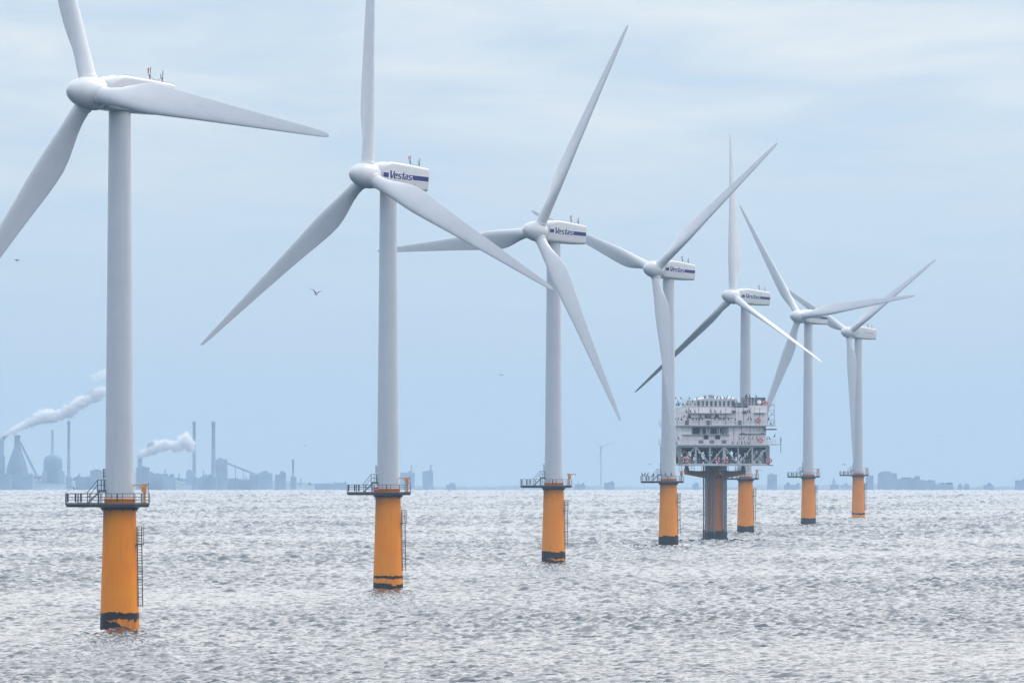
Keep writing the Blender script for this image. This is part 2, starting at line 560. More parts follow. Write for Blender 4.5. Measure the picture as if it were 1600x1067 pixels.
def sea_mat():
    m, nt, b = base_mat('sea_water')
    geo = N(nt, 'ShaderNodeNewGeometry')
    tcn = N(nt, 'ShaderNodeTexCoord')
    acc = geo.outputs['Normal']
    for scl, k, lo in ((0.8, 0.10, (0, 0, 0)), (4.0, 0.27, (13, 5, 2))):
        mp = N(nt, 'ShaderNodeMapping')
        mp.inputs['Location'].default_value = lo
        mp.inputs['Rotation'].default_value = (0, 0, 0.3)
        mp.inputs['Scale'].default_value = (scl * 0.6, scl * 1.3, scl)
        nt.links.new(tcn.outputs['Object'], mp.inputs[0])
        n = N(nt, 'ShaderNodeTexNoise', i_Scale=1.0, i_Detail=3.0, i_Roughness=0.6)
        nt.links.new(mp.outputs[0], n.inputs['Vector'])
        s1 = N(nt, 'ShaderNodeVectorMath', operation='SUBTRACT')
        nt.links.new(n.outputs['Color'], s1.inputs[0])
        s1.inputs[1].default_value = (0.5, 0.5, 0.5)
        s2 = N(nt, 'ShaderNodeVectorMath', operation='MULTIPLY')
        nt.links.new(s1.outputs[0], s2.inputs[0])
        s2.inputs[1].default_value = (k * 2, k * 2, 0)
        s3 = N(nt, 'ShaderNodeVectorMath', operation='ADD')
        nt.links.new(acc, s3.inputs[0])
        nt.links.new(s2.outputs[0], s3.inputs[1])
        acc = s3.outputs[0]
    nn = N(nt, 'ShaderNodeVectorMath', operation='NORMALIZE')
    nt.links.new(acc, nn.inputs[0])
    nt.links.new(nn.outputs[0], b.inputs['Normal'])
    b.inputs['Base Color'].default_value = (0.008, 0.026, 0.042, 1)
    b.inputs['Roughness'].default_value = 0.10
    b.inputs['IOR'].default_value = 1.34
    at_ = N(nt, 'ShaderNodeAttribute', attribute_name='foam')
    fn = N(nt, 'ShaderNodeTexNoise', i_Scale=3.0, i_Detail=6.0, i_Roughness=0.75)
    nt.links.new(tcn.outputs['Object'], fn.inputs['Vector'])
    f = math_node(nt, 'ADD', at_.outputs['Fac'], math_node(nt, 'SUBTRACT', fn.outputs[0], 0.5))
    f = math_node(nt, 'MULTIPLY', f, math_node(nt, 'GREATER_THAN', at_.outputs['Fac'], 0.02))
    f = ramp(nt, f, [(0.25, 0.0), (0.6, 1.0)])
    d = N(nt, 'ShaderNodeBsdfDiffuse')
    d.inputs['Color'].default_value = (0.80, 0.82, 0.84, 1)
    mx = N(nt, 'ShaderNodeMixShader')
    nt.links.new(f, mx.inputs[0])
    nt.links.new(b.outputs[0], mx.inputs[1])
    nt.links.new(d.outputs[0], mx.inputs[2])
    out = [n for n in nt.nodes if n.type == 'OUTPUT_MATERIAL'][0]
    nt.links.new(mx.outputs[0], out.inputs[0])
    return m


sea_me = build_sea()
sea_me.materials.append(sea_mat())
sea = bpy.data.objects.new('sea', sea_me)
COL.objects.link(sea)
tag(sea, 'grey choppy sea with small dark wavelets reaching the horizon', 'sea', kind='structure')

# ================================================================== far coast
CD = 21000.0


def coast_z(D=CD):
    return drop(0, D)


def build_coast():
    prof = [(-900, 752), (-300, 748), (0, 746), (60, 741), (130, 745), (170, 741), (215, 737), (240, 743), (300, 748), (440, 749), (475, 754),
            (540, 757), (620, 759), (760, 760), (850, 758), (960, 760), (1100, 761), (1200, 758), (1300, 757), (1380, 755), (1440, 756),
            (1490, 760), (1560, 760), (1700, 759), (2300, 756), (3000, 757)]
    pts = []
    for (a, b), (c, d) in zip(prof[:-1], prof[1:]):
        n = max(2, int((c - a) / 7))
        for k in range(n):
            t = k / n
            pts.append((a + (c - a) * t, b + (d - b) * t + random.uniform(-1.1, 1.1)))
    m = MB()
    g = coast_z()
    offs = [(-260, 0.0), (-150, 0.35), (-60, 0.75), (0, 1.0), (300, 0.9), (900, 0.8), (2500, 0.7)]
    rows = []
    for (px, py) in pts:
        p = at(px, py, CD)
        hgt = max(1.0, p.z - g)
        row = []
        for o, k in offs:
            y = CD + o
            z = drop(0, y) + (hgt * k if o > -260 else -3) + (random.uniform(-.6, .6) if 0 < k < 1 else 0)
            row.append((p.x, y, z))
        rows.append(row)
    n = len(offs)
    vs = [v for r in rows for v in r]
    fs = []
    for i in range(len(rows) - 1):
        for k in range(n - 1):
            fs.append((i * n + k, (i + 1) * n + k, (i + 1) * n + k + 1, i * n + k + 1))
    m.add(vs, fs, True)
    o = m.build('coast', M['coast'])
    tag(o, 'low hazy dune coast along the horizon', 'coast', kind='structure')


build_coast()


class Far:
    """things on the far shore, sized in photo pixels at their own distance"""

    def __init__(s, name, px, D, label, cat, group=None):
        s.D, s.px = D, px
        s.k = D / F
        s.g = coast_z(D)
        s.root = empty(name, ((px - 800) * s.k, D, s.g))
        tag(s.root, label, cat, group)

    def z(s, py):
        return CH - (py - YH) * s.k - s.g

    def x(s, px):
        return (px - s.px) * s.k

    def block(s, name, x0, x1, ytop, mat='plant_grey', depth=18, ybot=None, y=0, steps=0):
        m = MB()
        zb = -2 if ybot is None else s.z(ybot)
        m.box(s.x(x0), s.x(x1), y - depth / 2, y + depth / 2, zb, s.z(ytop))
        for q in range(steps):
            a = random.uniform(x0, x1 - 2)
            wq = random.uniform(1.5, max(2.2, (x1 - x0) * 0.35))
            m.box(s.x(a), s.x(min(a + wq, x1)), y - depth / 3, y + depth / 3, s.z(ytop) - 0.1, s.z(ytop - random.uniform(1, 3.5)))
        return m.build(name, M[mat], s.root)

    def stack(s, name, cx, ytop, r0=1.7, r1=1.2, mat='plant_grey', ybot=None):
        m = MB()
        z0 = -2 if ybot is None else s.z(ybot)
        zt = s.z(ytop)
        m.lathe([(r0, z0), (r0 * .6 + r1 * .4, z0 + (zt - z0) * .5), (r1, zt - 1.5), (r1 * 1.15, zt - 1.4), (r1 * 1.15, zt)], 14, (s.x(cx), 0, 0))
        return m.build(name, M[mat], s.root)

    def beam(s, name, a, b, r=1.2, mat='plant_dark'):
        m = MB()
        m.bar((s.x(a[0]), 0, s.z(a[1])), (s.x(b[0]), 0, s.z(b[1])), r, sq=True)
        return m.build(name, M[mat], s.root)


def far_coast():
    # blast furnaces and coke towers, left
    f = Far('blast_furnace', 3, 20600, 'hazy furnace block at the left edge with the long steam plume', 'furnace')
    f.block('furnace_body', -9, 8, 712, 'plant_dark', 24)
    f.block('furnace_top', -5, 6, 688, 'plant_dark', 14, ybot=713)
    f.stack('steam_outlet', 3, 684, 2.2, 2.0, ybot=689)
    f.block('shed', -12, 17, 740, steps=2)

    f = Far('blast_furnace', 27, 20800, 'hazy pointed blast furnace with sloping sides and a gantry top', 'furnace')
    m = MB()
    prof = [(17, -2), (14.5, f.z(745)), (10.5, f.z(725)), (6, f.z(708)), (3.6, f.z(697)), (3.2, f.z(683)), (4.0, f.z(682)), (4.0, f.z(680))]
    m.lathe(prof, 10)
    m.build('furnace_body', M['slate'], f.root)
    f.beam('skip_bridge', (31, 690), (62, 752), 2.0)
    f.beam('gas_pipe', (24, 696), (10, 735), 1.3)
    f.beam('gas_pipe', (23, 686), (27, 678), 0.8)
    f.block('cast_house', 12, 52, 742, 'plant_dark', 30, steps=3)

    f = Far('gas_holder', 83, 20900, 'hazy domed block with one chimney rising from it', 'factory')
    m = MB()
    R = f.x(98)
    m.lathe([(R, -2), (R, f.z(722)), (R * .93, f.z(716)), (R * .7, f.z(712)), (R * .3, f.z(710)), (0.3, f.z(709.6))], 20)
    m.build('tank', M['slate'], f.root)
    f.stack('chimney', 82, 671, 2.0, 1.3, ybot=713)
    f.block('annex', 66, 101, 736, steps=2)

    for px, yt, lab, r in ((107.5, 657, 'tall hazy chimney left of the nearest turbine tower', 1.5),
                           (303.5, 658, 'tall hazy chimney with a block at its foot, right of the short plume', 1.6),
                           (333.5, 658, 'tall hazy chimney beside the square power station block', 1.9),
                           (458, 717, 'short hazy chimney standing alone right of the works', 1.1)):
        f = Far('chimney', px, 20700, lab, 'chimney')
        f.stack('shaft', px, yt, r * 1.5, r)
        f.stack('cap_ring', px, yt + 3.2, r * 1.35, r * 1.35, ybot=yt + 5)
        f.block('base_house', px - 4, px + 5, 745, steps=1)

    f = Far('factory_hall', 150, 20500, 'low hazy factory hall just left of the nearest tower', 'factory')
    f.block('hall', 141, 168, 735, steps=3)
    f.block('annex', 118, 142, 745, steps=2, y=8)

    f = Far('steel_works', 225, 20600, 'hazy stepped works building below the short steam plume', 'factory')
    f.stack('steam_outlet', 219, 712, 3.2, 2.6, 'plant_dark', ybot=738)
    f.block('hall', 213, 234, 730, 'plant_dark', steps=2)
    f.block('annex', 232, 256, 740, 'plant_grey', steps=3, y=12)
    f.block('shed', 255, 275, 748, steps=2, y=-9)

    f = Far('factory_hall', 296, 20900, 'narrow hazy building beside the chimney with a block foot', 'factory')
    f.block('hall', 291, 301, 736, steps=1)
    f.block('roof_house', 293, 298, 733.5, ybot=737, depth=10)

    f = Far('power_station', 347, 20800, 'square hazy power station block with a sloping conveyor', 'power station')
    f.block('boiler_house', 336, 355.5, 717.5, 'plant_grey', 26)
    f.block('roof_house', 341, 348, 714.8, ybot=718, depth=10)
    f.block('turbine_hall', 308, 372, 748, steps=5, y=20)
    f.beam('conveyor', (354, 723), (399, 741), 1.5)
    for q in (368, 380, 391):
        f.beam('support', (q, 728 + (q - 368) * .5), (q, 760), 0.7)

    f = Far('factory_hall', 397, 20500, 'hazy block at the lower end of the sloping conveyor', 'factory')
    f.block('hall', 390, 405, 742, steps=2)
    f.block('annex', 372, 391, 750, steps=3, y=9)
    f = Far('factory_hall', 415, 20850, 'flat hazy hall right of the conveyor end', 'factory')
    f.block('hall', 403, 426, 739, steps=3)
    f = Far('factory_hall', 438, 20600, 'hazy twin block left of the short lone chimney', 'factory')
    f.block('hall', 430, 447, 741, steps=2)
    f.block('tower', 437, 444, 736, ybot=742, depth=12)
    f = Far('warehouse', 515, 20500, 'long low hazy warehouse between chimney and second turbine', 'warehouse')
    f.block('hall', 492, 541, 755, steps=4, depth=30)
    for px, x0, x1, yt, st, lab in (
            (57, 50, 64, 747, 49, 'low hazy shed with a thin stack, right of the pointed furnace'),
            (121, 113, 128, 748, 124, 'low hazy shed with a thin stack, right of the first tall chimney'),
            (262, 252, 272, 743, 258, 'hazy shed with a short stack, right of the stepped works'),
            (284, 277, 291, 749, 280, 'low hazy shed left of the chimney with a block foot'),
            (322, 314, 330, 744, 318, 'hazy shed with a short stack between the two tall chimneys'),
            (381, 366, 388, 753, 384, 'low hazy shed under the sloping conveyor'),
            (474, 464, 486, 757, 470, 'flat hazy shed right of the short lone chimney')):
        f = Far('factory_shed', px, 20950, lab, 'factory')
        f.block('hall', x0, x1, yt, 'plant_dark', steps=5)
        f.stack('stack', st, yt - 9, 1.0, .8, ybot=yt)
        f.beam('pipe_bridge', (x0, yt + 4), (x1 + 9, yt + 5), 0.9)
    # behind turbine 2
    f = Far('power_station', 636, 20900, 'faint hazy block just right of the second turbine tower', 'power station')
    f.block('boiler_house', 625.5, 648, 738, steps=1)
    f.stack('chimney', 643, 727, 1.1, .9, ybot=739)
    f = Far('power_station', 669, 20900, 'faint hazy block with a roof mast, second right of the turbine tower', 'power station')
    f.block('boiler_house', 660, 677, 736.5, steps=2)
    f.stack('chimney', 673, 725.5, 1.1, .9, ybot=738)
    f = Far('warehouse', 704, 20700, 'tiny hazy shed right of the two faint blocks', 'warehouse')
    f.block('hall', 697, 712, 757, steps=2)
    f = Far('warehouse', 906, 20500, 'small hazy mound of buildings right of the third turbine', 'warehouse')
    f.block('hall', 898, 914, 756, steps=3)
    f = Far('warehouse', 952, 20500, 'dark hazy block midway between third and fourth turbines', 'warehouse')
    f.block('hall', 944, 960, 754, steps=3)
    f = Far('warehouse', 1087, 20600, 'small hazy shed right of the fourth turbine base', 'warehouse')
    f.block('hall', 1082, 1092, 756, steps=2)
    # right
    f = Far('apartment_building', 1207, 20500, 'tall hazy block between the fifth and sixth turbines', 'building')
    f.block('wall', 1199, 1214, 741, 'plant_grey')
    f.block('roof_house', 1203, 1208, 739, ybot=742, depth=8)
    f = Far('apartment_building', 1237, 20700, 'low hazy row left of the sixth turbine base', 'building')
    f.block('wall', 1225, 1249, 757, steps=4)
    f = Far('church_tower', 1303, 20600, 'small hazy pointed tower between the last two turbines', 'tower')
    f.block('nave', 1297, 1310, 757, steps=0, depth=12)
    m = MB()
    m.lathe([(2.2, -2), (2.2, f.z(753)), (1.4, f.z(750)), (0.2, f.z(746))], 8)
    m.build('spire', M['plant_grey'], f.root)
    f = Far('apartment_building', 1325, 20900, 'low hazy row of roofs left of the farthest turbine', 'building')
    f.block('wall', 1314, 1330, 758, steps=3)
    f = Far('apartment_building', 1359, 20500, 'hazy block just right of the farthest turbine base', 'building')
    f.block('wall', 1353, 1364.5, 742.5, steps=2)
    f = Far('steel_works', 1386, 20500, 'broad hazy block with a raised roof right of the farthest turbine', 'factory')
    f.block('hall', 1372, 1401, 739, steps=2, depth=30)
    f.block('roof_house', 1379, 1391, 736, ybot=740)
    f = Far('steel_works', 1430, 20600, 'long hazy stepped hall sloping down to the right', 'factory')
    f.block('hall', 1400, 1436, 748, steps=6, depth=30)
    f.block('annex', 1435, 1462, 752, steps=6, depth=26, y=5)
    f.block('shed', 1461, 1489, 756, steps=5, depth=22, y=-4)
    f.block('tower', 1429, 1437, 743, ybot=749, depth=10)
    f = Far('apartment_building', 1505, 20700, 'small hazy pair of blocks right of the long stepped hall', 'building')
    f.block('wall', 1497, 1503, 757, steps=1)
    f.block('wall', 1507, 1514, 756, steps=1)
    f = Far('apartment_building', 1545, 20700, 'low hazy roofs left of the frame edge block', 'building')
    f.block('wall', 1537, 1552, 757.5, steps=3)
    f = Far('apartment_building', 1592, 20500, 'hazy tall block at the right edge of the view', 'building')
    f.block('wall', 1586, 1604, 750, steps=2)
    # one distant onshore turbine
    f = Far('wind_turbine', 939, 26600, 'tiny faint wind turbine on the coast between third and fourth turbines', 'wind turbine')
    f.stack('tower', 939, 699, 1.2, 0.7, 'white')
    m = MB()
    m.box(-1.5, 1.5, -3, 4, f.z(700), f.z(696.5))
    m.build('nacelle', M['white'], f.root)
    for a in (70, 190, 310):
        m = MB()
        z0 = f.z(698)
        m.bar((0, -4, z0), (26 * math.sin(rad(a)), -4, z0 + 26 * math.cos(rad(a))), .7, 6, .2)
        m.build('blade', M['white'], f.root)


far_coast()


def noise3(p, s):
    from mathutils import noise
    return noise.noise(Vector(p) * s)


def steam(name, puffs, D, label, dens, veil=0.0):
    """steam plume: one lumpy closed hull filled with an even thin cloud"""
    import bmesh
    from mathutils import noise
    k = D / F
    bm = bmesh.new()
    for (px, py, r) in puffs:
        p = at(px, py, D)
        for q in range(3 if r > 4 else 1):
            rr = 1.22 * r * k * (1.0 if q == 0 else random.uniform(.45, .75))
            off = Vector((0, 0, 0)) if q == 0 else Vector((random.uniform(-.6, .6), random.uniform(-.6, .6), random.uniform(-.3, .9))) * r * k
            t = bmesh.ops.create_icosphere(bm, subdivisions=3, radius=rr)
            for v in t['verts']:
                v.co = v.co + off + p
    me = bpy.data.meshes.new(name)
    bm.to_mesh(me)
    bm.free()
    o = bpy.data.objects.new(name, me)
    COL.objects.link(o)
    rm = o.modifiers.new('remesh', 'REMESH')
    rm.mode = 'VOXEL'
    rm.voxel_size = 1.0
    dg = bpy.context.evaluated_depsgraph_get()
    me2 = bpy.data.meshes.new_from_object(o.evaluated_get(dg))
    o.modifiers.clear()
    o.data = me2
    for v in me2.vertices:
        n = v.normal.copy()
        v.co += n * (noise.fractal(v.co * 0.10, 1.0, 2.2, 5) * 3.4 + noise.fractal(v.co * 0.27, 1.0, 2.0, 3) * 1.9)
    m = bpy.data.materials.new(name + '_cloud')
    m.use_nodes = True
    nt = m.node_tree
    nt.nodes.clear()
    vol = N(nt, 'ShaderNodeVolumePrincipled')
    vol.inputs['Color'].default_value = (0.995, 0.99, 0.99, 1)
    vol.inputs['Density'].default_value = dens
    out = N(nt, 'ShaderNodeOutputMaterial')
    nt.links.new(vol.outputs[0], out.inputs['Volume'])
    me2.materials.clear()
    me2.materials.append(m)
    tag(o, label, 'steam', kind='stuff')
    if veil:
        # thinner outer vapour round the dense core
        me3 = me2.copy()
        for v, w_ in zip(me3.vertices, me2.vertices):
            v.co = w_.co + w_.normal * (1.8 + 2.6 * abs(noise.fractal(w_.co * 0.07 + Vector((7, 3, 1)), 1.0, 2.0, 4)))
        m2 = m.copy()
        m2.node_tree.nodes['Principled Volume'].inputs['Density'].default_value = veil
        me3.materials.clear()
        me3.materials.append(m2)
        q = bpy.data.objects.new('steam_veil', me3)
        COL.objects.link(q)
        q.parent = o


steam('steam_plume', [(6, 684, 2.2), (12, 679, 3), (20, 674, 4.2), (29, 669, 5), (38, 665, 5.2), (47, 660, 6.5), (57, 656, 7.5), (67, 652, 8.5),
                      (77, 650, 8.5), (86, 652, 7), (96, 649, 7), (106, 643, 8.5), (116, 637, 7.5), (124, 631, 7.5), (133, 626, 7), (143, 621, 8),
                      (152, 617, 7.5), (160, 612, 7)], 20400,
      'long white steam plume drifting up and right from the leftmost furnace', 0.6, 0.03)
steam('steam_plume', [(149, 590, 6), (158, 587, 7), (168, 584, 8)], 20400, 'small faint detached puff of steam above the long plume', 0.12)
steam('steam_plume', [(217.5, 711, 2), (223, 709, 3.5), (230, 706, 5), (238, 702, 6.5), (246, 698, 7.5), (255, 696, 7), (263, 696, 6), (271, 697, 6),
                      (280, 696, 6.5), (287, 691, 8), (290, 684, 6.5), (297, 692, 6.5), (298, 700, 5)], 20300,
      'short white steam plume blowing right from the works near the nearest tower', 0.6, 0.03)

# ================================================================== wind turbines
def blade_mesh():
    tab = [(1.1, 1.9, 1.0, 14, 0), (2.2, 1.9, 1.0, 14, 0), (3.2, 1.92, .98, 14, .05), (4.6, 2.2, .78, 14, .4), (6.0, 2.65, .58, 13.8, .75),
           (7.5, 3.1, .45, 13.4, .95), (9.0, 3.4, .37, 12.8, 1), (10.5, 3.45, .33, 11.8, 1), (12.5, 3.3, .29, 10.5, 1), (15, 3.0, .26, 8.8, 1), (18, 2.65, .235, 7, 1),
           (22, 2.25, .215, 5, 1), (26, 1.88, .2, 3.4, 1), (30, 1.52, .19, 2.1, 1), (34, 1.17, .18, 1, 1), (37, .9, .175, .3, 1), (39, .68, .17, 0, 1),
           (39.9, .52, .16, 0, 1), (40.35, .34, .15, 0, 1), (40.55, .12, .15, 0, 1)]
    rr = [t[0] for t in tab]
    rs = sorted(set(rr + list(np.arange(1.1, 40, .9))))
    cols = [np.interp(rs, rr, [t[i] for t in tab]) for i in range(1, 5)]
    rings = []
    n = 28
    for r, c, th, tw, w_ in zip(rs, *cols):
        ring = []
        b = rad(tw)
        ax = 0.5 * (1 - w_) + 0.32 * w_
        for k in range(n):
            ph = 2 * PI * k / n
            x = (1 - math.cos(ph)) / 2
            yc = math.sin(ph) / 2 * th
            ya = math.copysign(5 * th * (.2969 * math.sqrt(x) - .126 * x - .3516 * x ** 2 + .2843 * x ** 3 - .1015 * x ** 4), math.sin(ph)) if 0 < k < n and k != n // 2 else 0
            yy = yc * (1 - w_) + ya * w_ + (0.02 * math.sin(PI * x) * w_)
            lead = (ax - x) * c          # + towards the leading edge
            up = -yy * c                 # thickness
            ring.append((lead * math.sin(b) + up * math.cos(b), lead * math.cos(b) - up * math.sin(b), r))
        rings.append(ring)
    return rings


def glyphs(w_total, hx, hV):
    """blocky slanted lettering V e s t a s as lists of polygons (x right, y up)"""
    s = hx * 0.36
    W = hx * 0.90
    P = []

    def R(x0, x1, y0, y1):
        P.append([(x0, y0), (x1, y0), (x1, y1), (x0, y1)])
    x = 0
    # V (drawn upright, its right arm leaning)
    wv = hV * 0.80
    lean = hV * 0.16
    P.append([(x - lean * 1, hV), (x + wv * .34 - lean, hV), (x + wv * .50, 0), (x + wv * .10, 0)])
    P.append([(x + wv * .86 - lean, hV), (x + wv * 1.1 - lean, hV), (x + wv * .58, 0), (x + wv * .34, 0)])
    x += wv * 0.80
    g = hx * 0.15

    def e(x):
        R(x, x + s, 0, hx); R(x + s, x + W, hx - s * .55, hx); R(x + W - s, x + W, hx * .42, hx - s * .55)
        R(x + s, x + W - s, hx * .42, hx * .42 + s * .35); R(x + s, x + W, 0, s * .55)

    def S(x):
        R(x, x + W, hx - s * .55, hx); R(x, x + s, hx * .40, hx - s * .55); R(x + s, x + W, hx * .40, hx * .40 + s * .5)
        R(x + W - s, x + W, 0, hx * .40); R(x, x + W - s, 0, s * .55)

    def a(x):
        R(x + s * .3, x + W, hx - s * .55, hx); R(x + W - s, x + W, 0, hx - s * .55); R(x, x + W - s, 0, s * .5)
        R(x, x + s, s * .5, hx * .62); R(x + s, x + W - s, hx * .62 - s * .4, hx * .62)
    e(x); x += W + g
    S(x); x += W + g * .8
    R(x + W * .12, x + W * .12 + s, 0, hx * 1.28); R(x - W * .06, x + W * .12, hx - s * .6, hx - .001); R(x + W * .12 + s, x + W * .62, hx - s * .6, hx - .001)
    x += W * .5 + g
    a(x); x += W + g
    S(x); x += W
    k = w_total / x
    out = []
    for poly in P:
        out.append([((px + py * 0.16) * k, py) for px, py in poly])
    return out


nac_secs = [  # x, half width, top, bottom, corner radius
    (3.02, 1.30, 1.40, -1.30, .75), (2.95, 1.46, 1.55, -1.42, .7), (2.5, 1.64, 1.80, -1.5, .6), (1.7, 1.70, 2.12, -1.52, .52), (0.9, 1.72, 2.38, -1.5, .45), (-2.5, 1.72, 2.36, -1.38, .42),
    (-6.2, 1.72, 2.26, -1.12, .42), (-6.5, 1.70, 2.22, -1.08, .42), (-6.68, 1.58, 2.08, -.95, .36), (-6.72, 1.35, 1.85, -.7, .3)]


def rrect(hw, top, bot, r, n=5):
    pts = []
    for cx, cy, a0 in ((hw - r, top - r, 0), (-hw + r, top - r, 90), (-hw + r, bot + r, 180), (hw - r, bot + r, 270)):
        for k in range(n + 1):
            a = rad(a0 + 90 * k / n)
            pts.append((cx + r * math.cos(a), cy + r * math.sin(a)))
    return pts


PROTO = {}
TOWER_Z = 56.6


def turbine_meshes():
    d = {}
    m = MB(); m.loft(blade_mesh()); d['blade'] = m
    m = MB()
    prof = [(0.02, 3.42), (0.28, 3.36), (0.6, 3.18), (0.95, 2.84), (1.25, 2.38), (1.5, 1.8), (1.68, 1.15), (1.79, .45), (1.82, -.2), (1.80, -.75), (1.72, -1.05), (1.62, -1.12)]
    m.lathe(prof, 40, axis='x'); d['spinner'] = m
    m = MB()
    m.lathe([(1.05, 1.25), (1.06, 1.3), (1.06, 1.82), (1.03, 1.9), (.96, 1.92)], 28); d['blade_collar'] = m
    m = MB(); m.lathe([(1.25, -1.5), (1.25, -.9)], 32, axis='x'); d['hub_seal'] = m
    m = MB()
    m.loft([[(x, a, b) for a, b in rrect(hw, t, bo, r)] for x, hw, t, bo, r in nac_secs]); d['nacelle'] = m
    # tower with faint flange joints
    prof = []
    z0, z1, r0, r1 = 14.35, TOWER_Z, 1.60, 1.19
    for k in range(41):
        t = k / 40
        prof.append((r0 + (r1 - r0) * t, z0 + (z1 - z0) * t))
    pr = []
    for r, z in prof:
        pr.append((r, z))
    m = MB(); m.lathe(pr, 56); d['tower'] = m
    m = MB(); m.lathe([(1.19, TOWER_Z - .01), (1.26, TOWER_Z), (1.26, TOWER_Z + .25)], 48); d['yaw_ring'] = m
    m = MB()
    m.lathe([(2.17, -6), (2.14, 0), (2.13, 1), (2.0, 5), (1.88, 9), (1.79, 12.6), (1.77, 13.2)], 64, caps=False)
    m.lathe([(1.77, 13.2), (1.70, 13.4), (1.66, 14.2), (1.74, 14.22), (1.74, 14.34), (1.60, 14.35)], 64); d['transition_piece'] = m
    # platform deck
    m = MB()
    poly = [(-5.85, -1.7), (-3.2, -3.1), (1.6, -3.1), (3.2, -1.6), (3.2, 1.6), (1.6, 3.1), (-3.2, 3.1), (-5.85, 1.7)]
    m.prism(poly, 13.58, 13.76)
    m.prism([(x * .985, y * .985) for x, y in poly], 13.40, 13.575)
    for a in range(8):
        t = 2 * PI * a / 8 + .2
        c, s_ = math.cos(t), math.sin(t)
        m.bar((c * 1.8, s_ * 1.8, 12.95), (c * 2.15, s_ * 2.15, 13.41), .07, sq=True)
    m.lathe([(1.80, 13.12), (1.96, 13.16), (1.96, 13.41), (1.79, 13.41)], 40, caps=False)
    d['deck'] = m
    # railing
    m = MB()
    n = len(poly)
    for i in range(n):
        a, b = Vector(poly[i]), Vector(poly[(i + 1) % n])
        L = (b - a).length
        q = max(1, round(L / 1.25))
        for h, r in ((1.12, .042), (.75, .03), (.42, .03)):
            m.bar((*a, 13.76 + h), (*b, 13.76 + h), r)
        m.bar((*a, 13.83), (*b, 13.83), .06, sq=True)
        for k in range(q):
            p = a + (b - a) * (k / q)
            m.bar((*p, 13.70), (*p, 13.76 + 1.14), .058, sq=True)
    d['railing'] = m
    for q, (x, y, w_) in enumerate(((-5.6, -1.8, .10), (-4.75, -2.15, .09), (-4.15, -2.55, .10), (-0.2, -3.05, .07))):
        m = MB()
        m.box(x - w_, x + w_, y - .06, y + .06, 13.95, 14.85)
        d['sign_plate%d' % q] = m
    # stairs to the door
    m = MB()
    for y in (-.55, .35):
        m.bar((-3.5, y, 13.80), (-2.2, y, 15.05), .10, sq=True)
    for k in range(6):
        t = k / 5.5
        m.box(-3.45 + 1.3 * t - .14, -3.45 + 1.3 * t + .14, -.55, .35, 13.92 + 1.22 * t, 13.97 + 1.22 * t)
    m.box(-2.45, -1.45, -.7, .5, 15.0, 15.28)
    for x in (-2.3,):
        for y in (-.62, .42):
            m.box(x - .09, x + .09, y - .07, y + .07, 13.76, 15.0)
    d['stairs'] = m
    m = MB()
    for q, y in enumerate((-.62, .42)):
        m = MB()
        m.bar((-3.55, y, 14.95), (-2.4, y, 16.35), .04)
        m.bar((-3.45, y, 14.5), (-2.4, y, 15.8), .03)
        m.bar((-3.5, y, 13.9), (-3.5, y, 15.0), .04)
        for x in (-2.4, -2.0, -1.65):
            m.bar((x, y, 15.2), (x, y, 16.38), .04)
        for h in (16.36, 15.8):
            m.bar((-2.4, y, h), (-1.5, y, h), .036)
        d['stair_rail%d' % q] = m
    m = MB()
    m.bar((-1.72, -.4, 15.2), (-1.72, -.4, 17.4), .035)
    for z in (16.7, 17.05, 17.4):
        m.box(-1.82, -1.62, -.5, -.3, z, z + .16)
    d['lamp_post'] = m
    # davit crane (arm to -x)
    m = MB()
    m.bar((0, 0, 13.76), (0, 0, 15.2), .14, 10)
    m.bar((0, 0, 13.76), (0, 0, 13.95), .3, 10)
    d['crane_post'] = m
    m = MB()
    m.box(-.34, .20, -.28, .28, 15.02, 15.66)
    m.box(-.22, .34, -.2, .2, 15.665, 15.92)
    d['crane_head'] = m
    m = MB()
    m.bar((-.2, 0, 15.80), (-1.25, 0, 15.80), .075, sq=True)
    m.bar((-.3, 0, 15.5), (-.6, 0, 15.75), .05)
    m.bar((-1.2, 0, 15.78), (-1.2, 0, 15.6), .04)
    d['crane_arm'] = m
    m = MB()
    m.bar((.42, .1, 14.9), (.42, .1, 16.1), .03)
    m.bar((.15, .1, 15.1), (.42, .1, 15.1), .03)
    d['whip_aerial'] = m
    # boat ladder
    m = MB()
    lx = lambda z: 2.12 - (z / 10.0) * .18
    for dx, dy in ((.06, -.2), (.46, .2)):
        m.bar((lx(2.6) + dx, dy, 2.6), (lx(10) + dx, dy, 11.3), .06)
    for k in range(28):
        z = 2.8 + k * .30
        m.bar((lx(z) + .06, -.2, z), (lx(z) + .46, .2, z), .032)
    for z in (3.6, 5.6, 7.6, 9.4):
        m.bar((1.7, -.2, z), (lx(z) + .06, -.2, z), .04)
        m.bar((1.7, .2, z), (lx(z) + .46, .2, z), .04)
    d['ladder'] = m
    m = MB()
    x0, x1 = lx(10) + .05, lx(10) + .66
    m.box(x0, x1, -.5, .5, 9.28, 9.42)
    for x in (x0 + .04, x1 - .03):
        for y in (-.5, .5):
            m.bar((x, y, 9.4), (x, y, 11.3), .035)
    for z in (11.28, 10.35):
        for y in (-.5, .5):
            m.bar((x0, y, z), (x1, y, z), .032)
        m.bar((x1, -.5, z), (x1, .5, z), .032)
    m.bar((1.6, .3, 9.3), (x0, .3, 9.3), .06)
    m.bar((1.6, -.3, 9.3), (x0, -.3, 9.3), .06)
    d['rest_platform'] = m
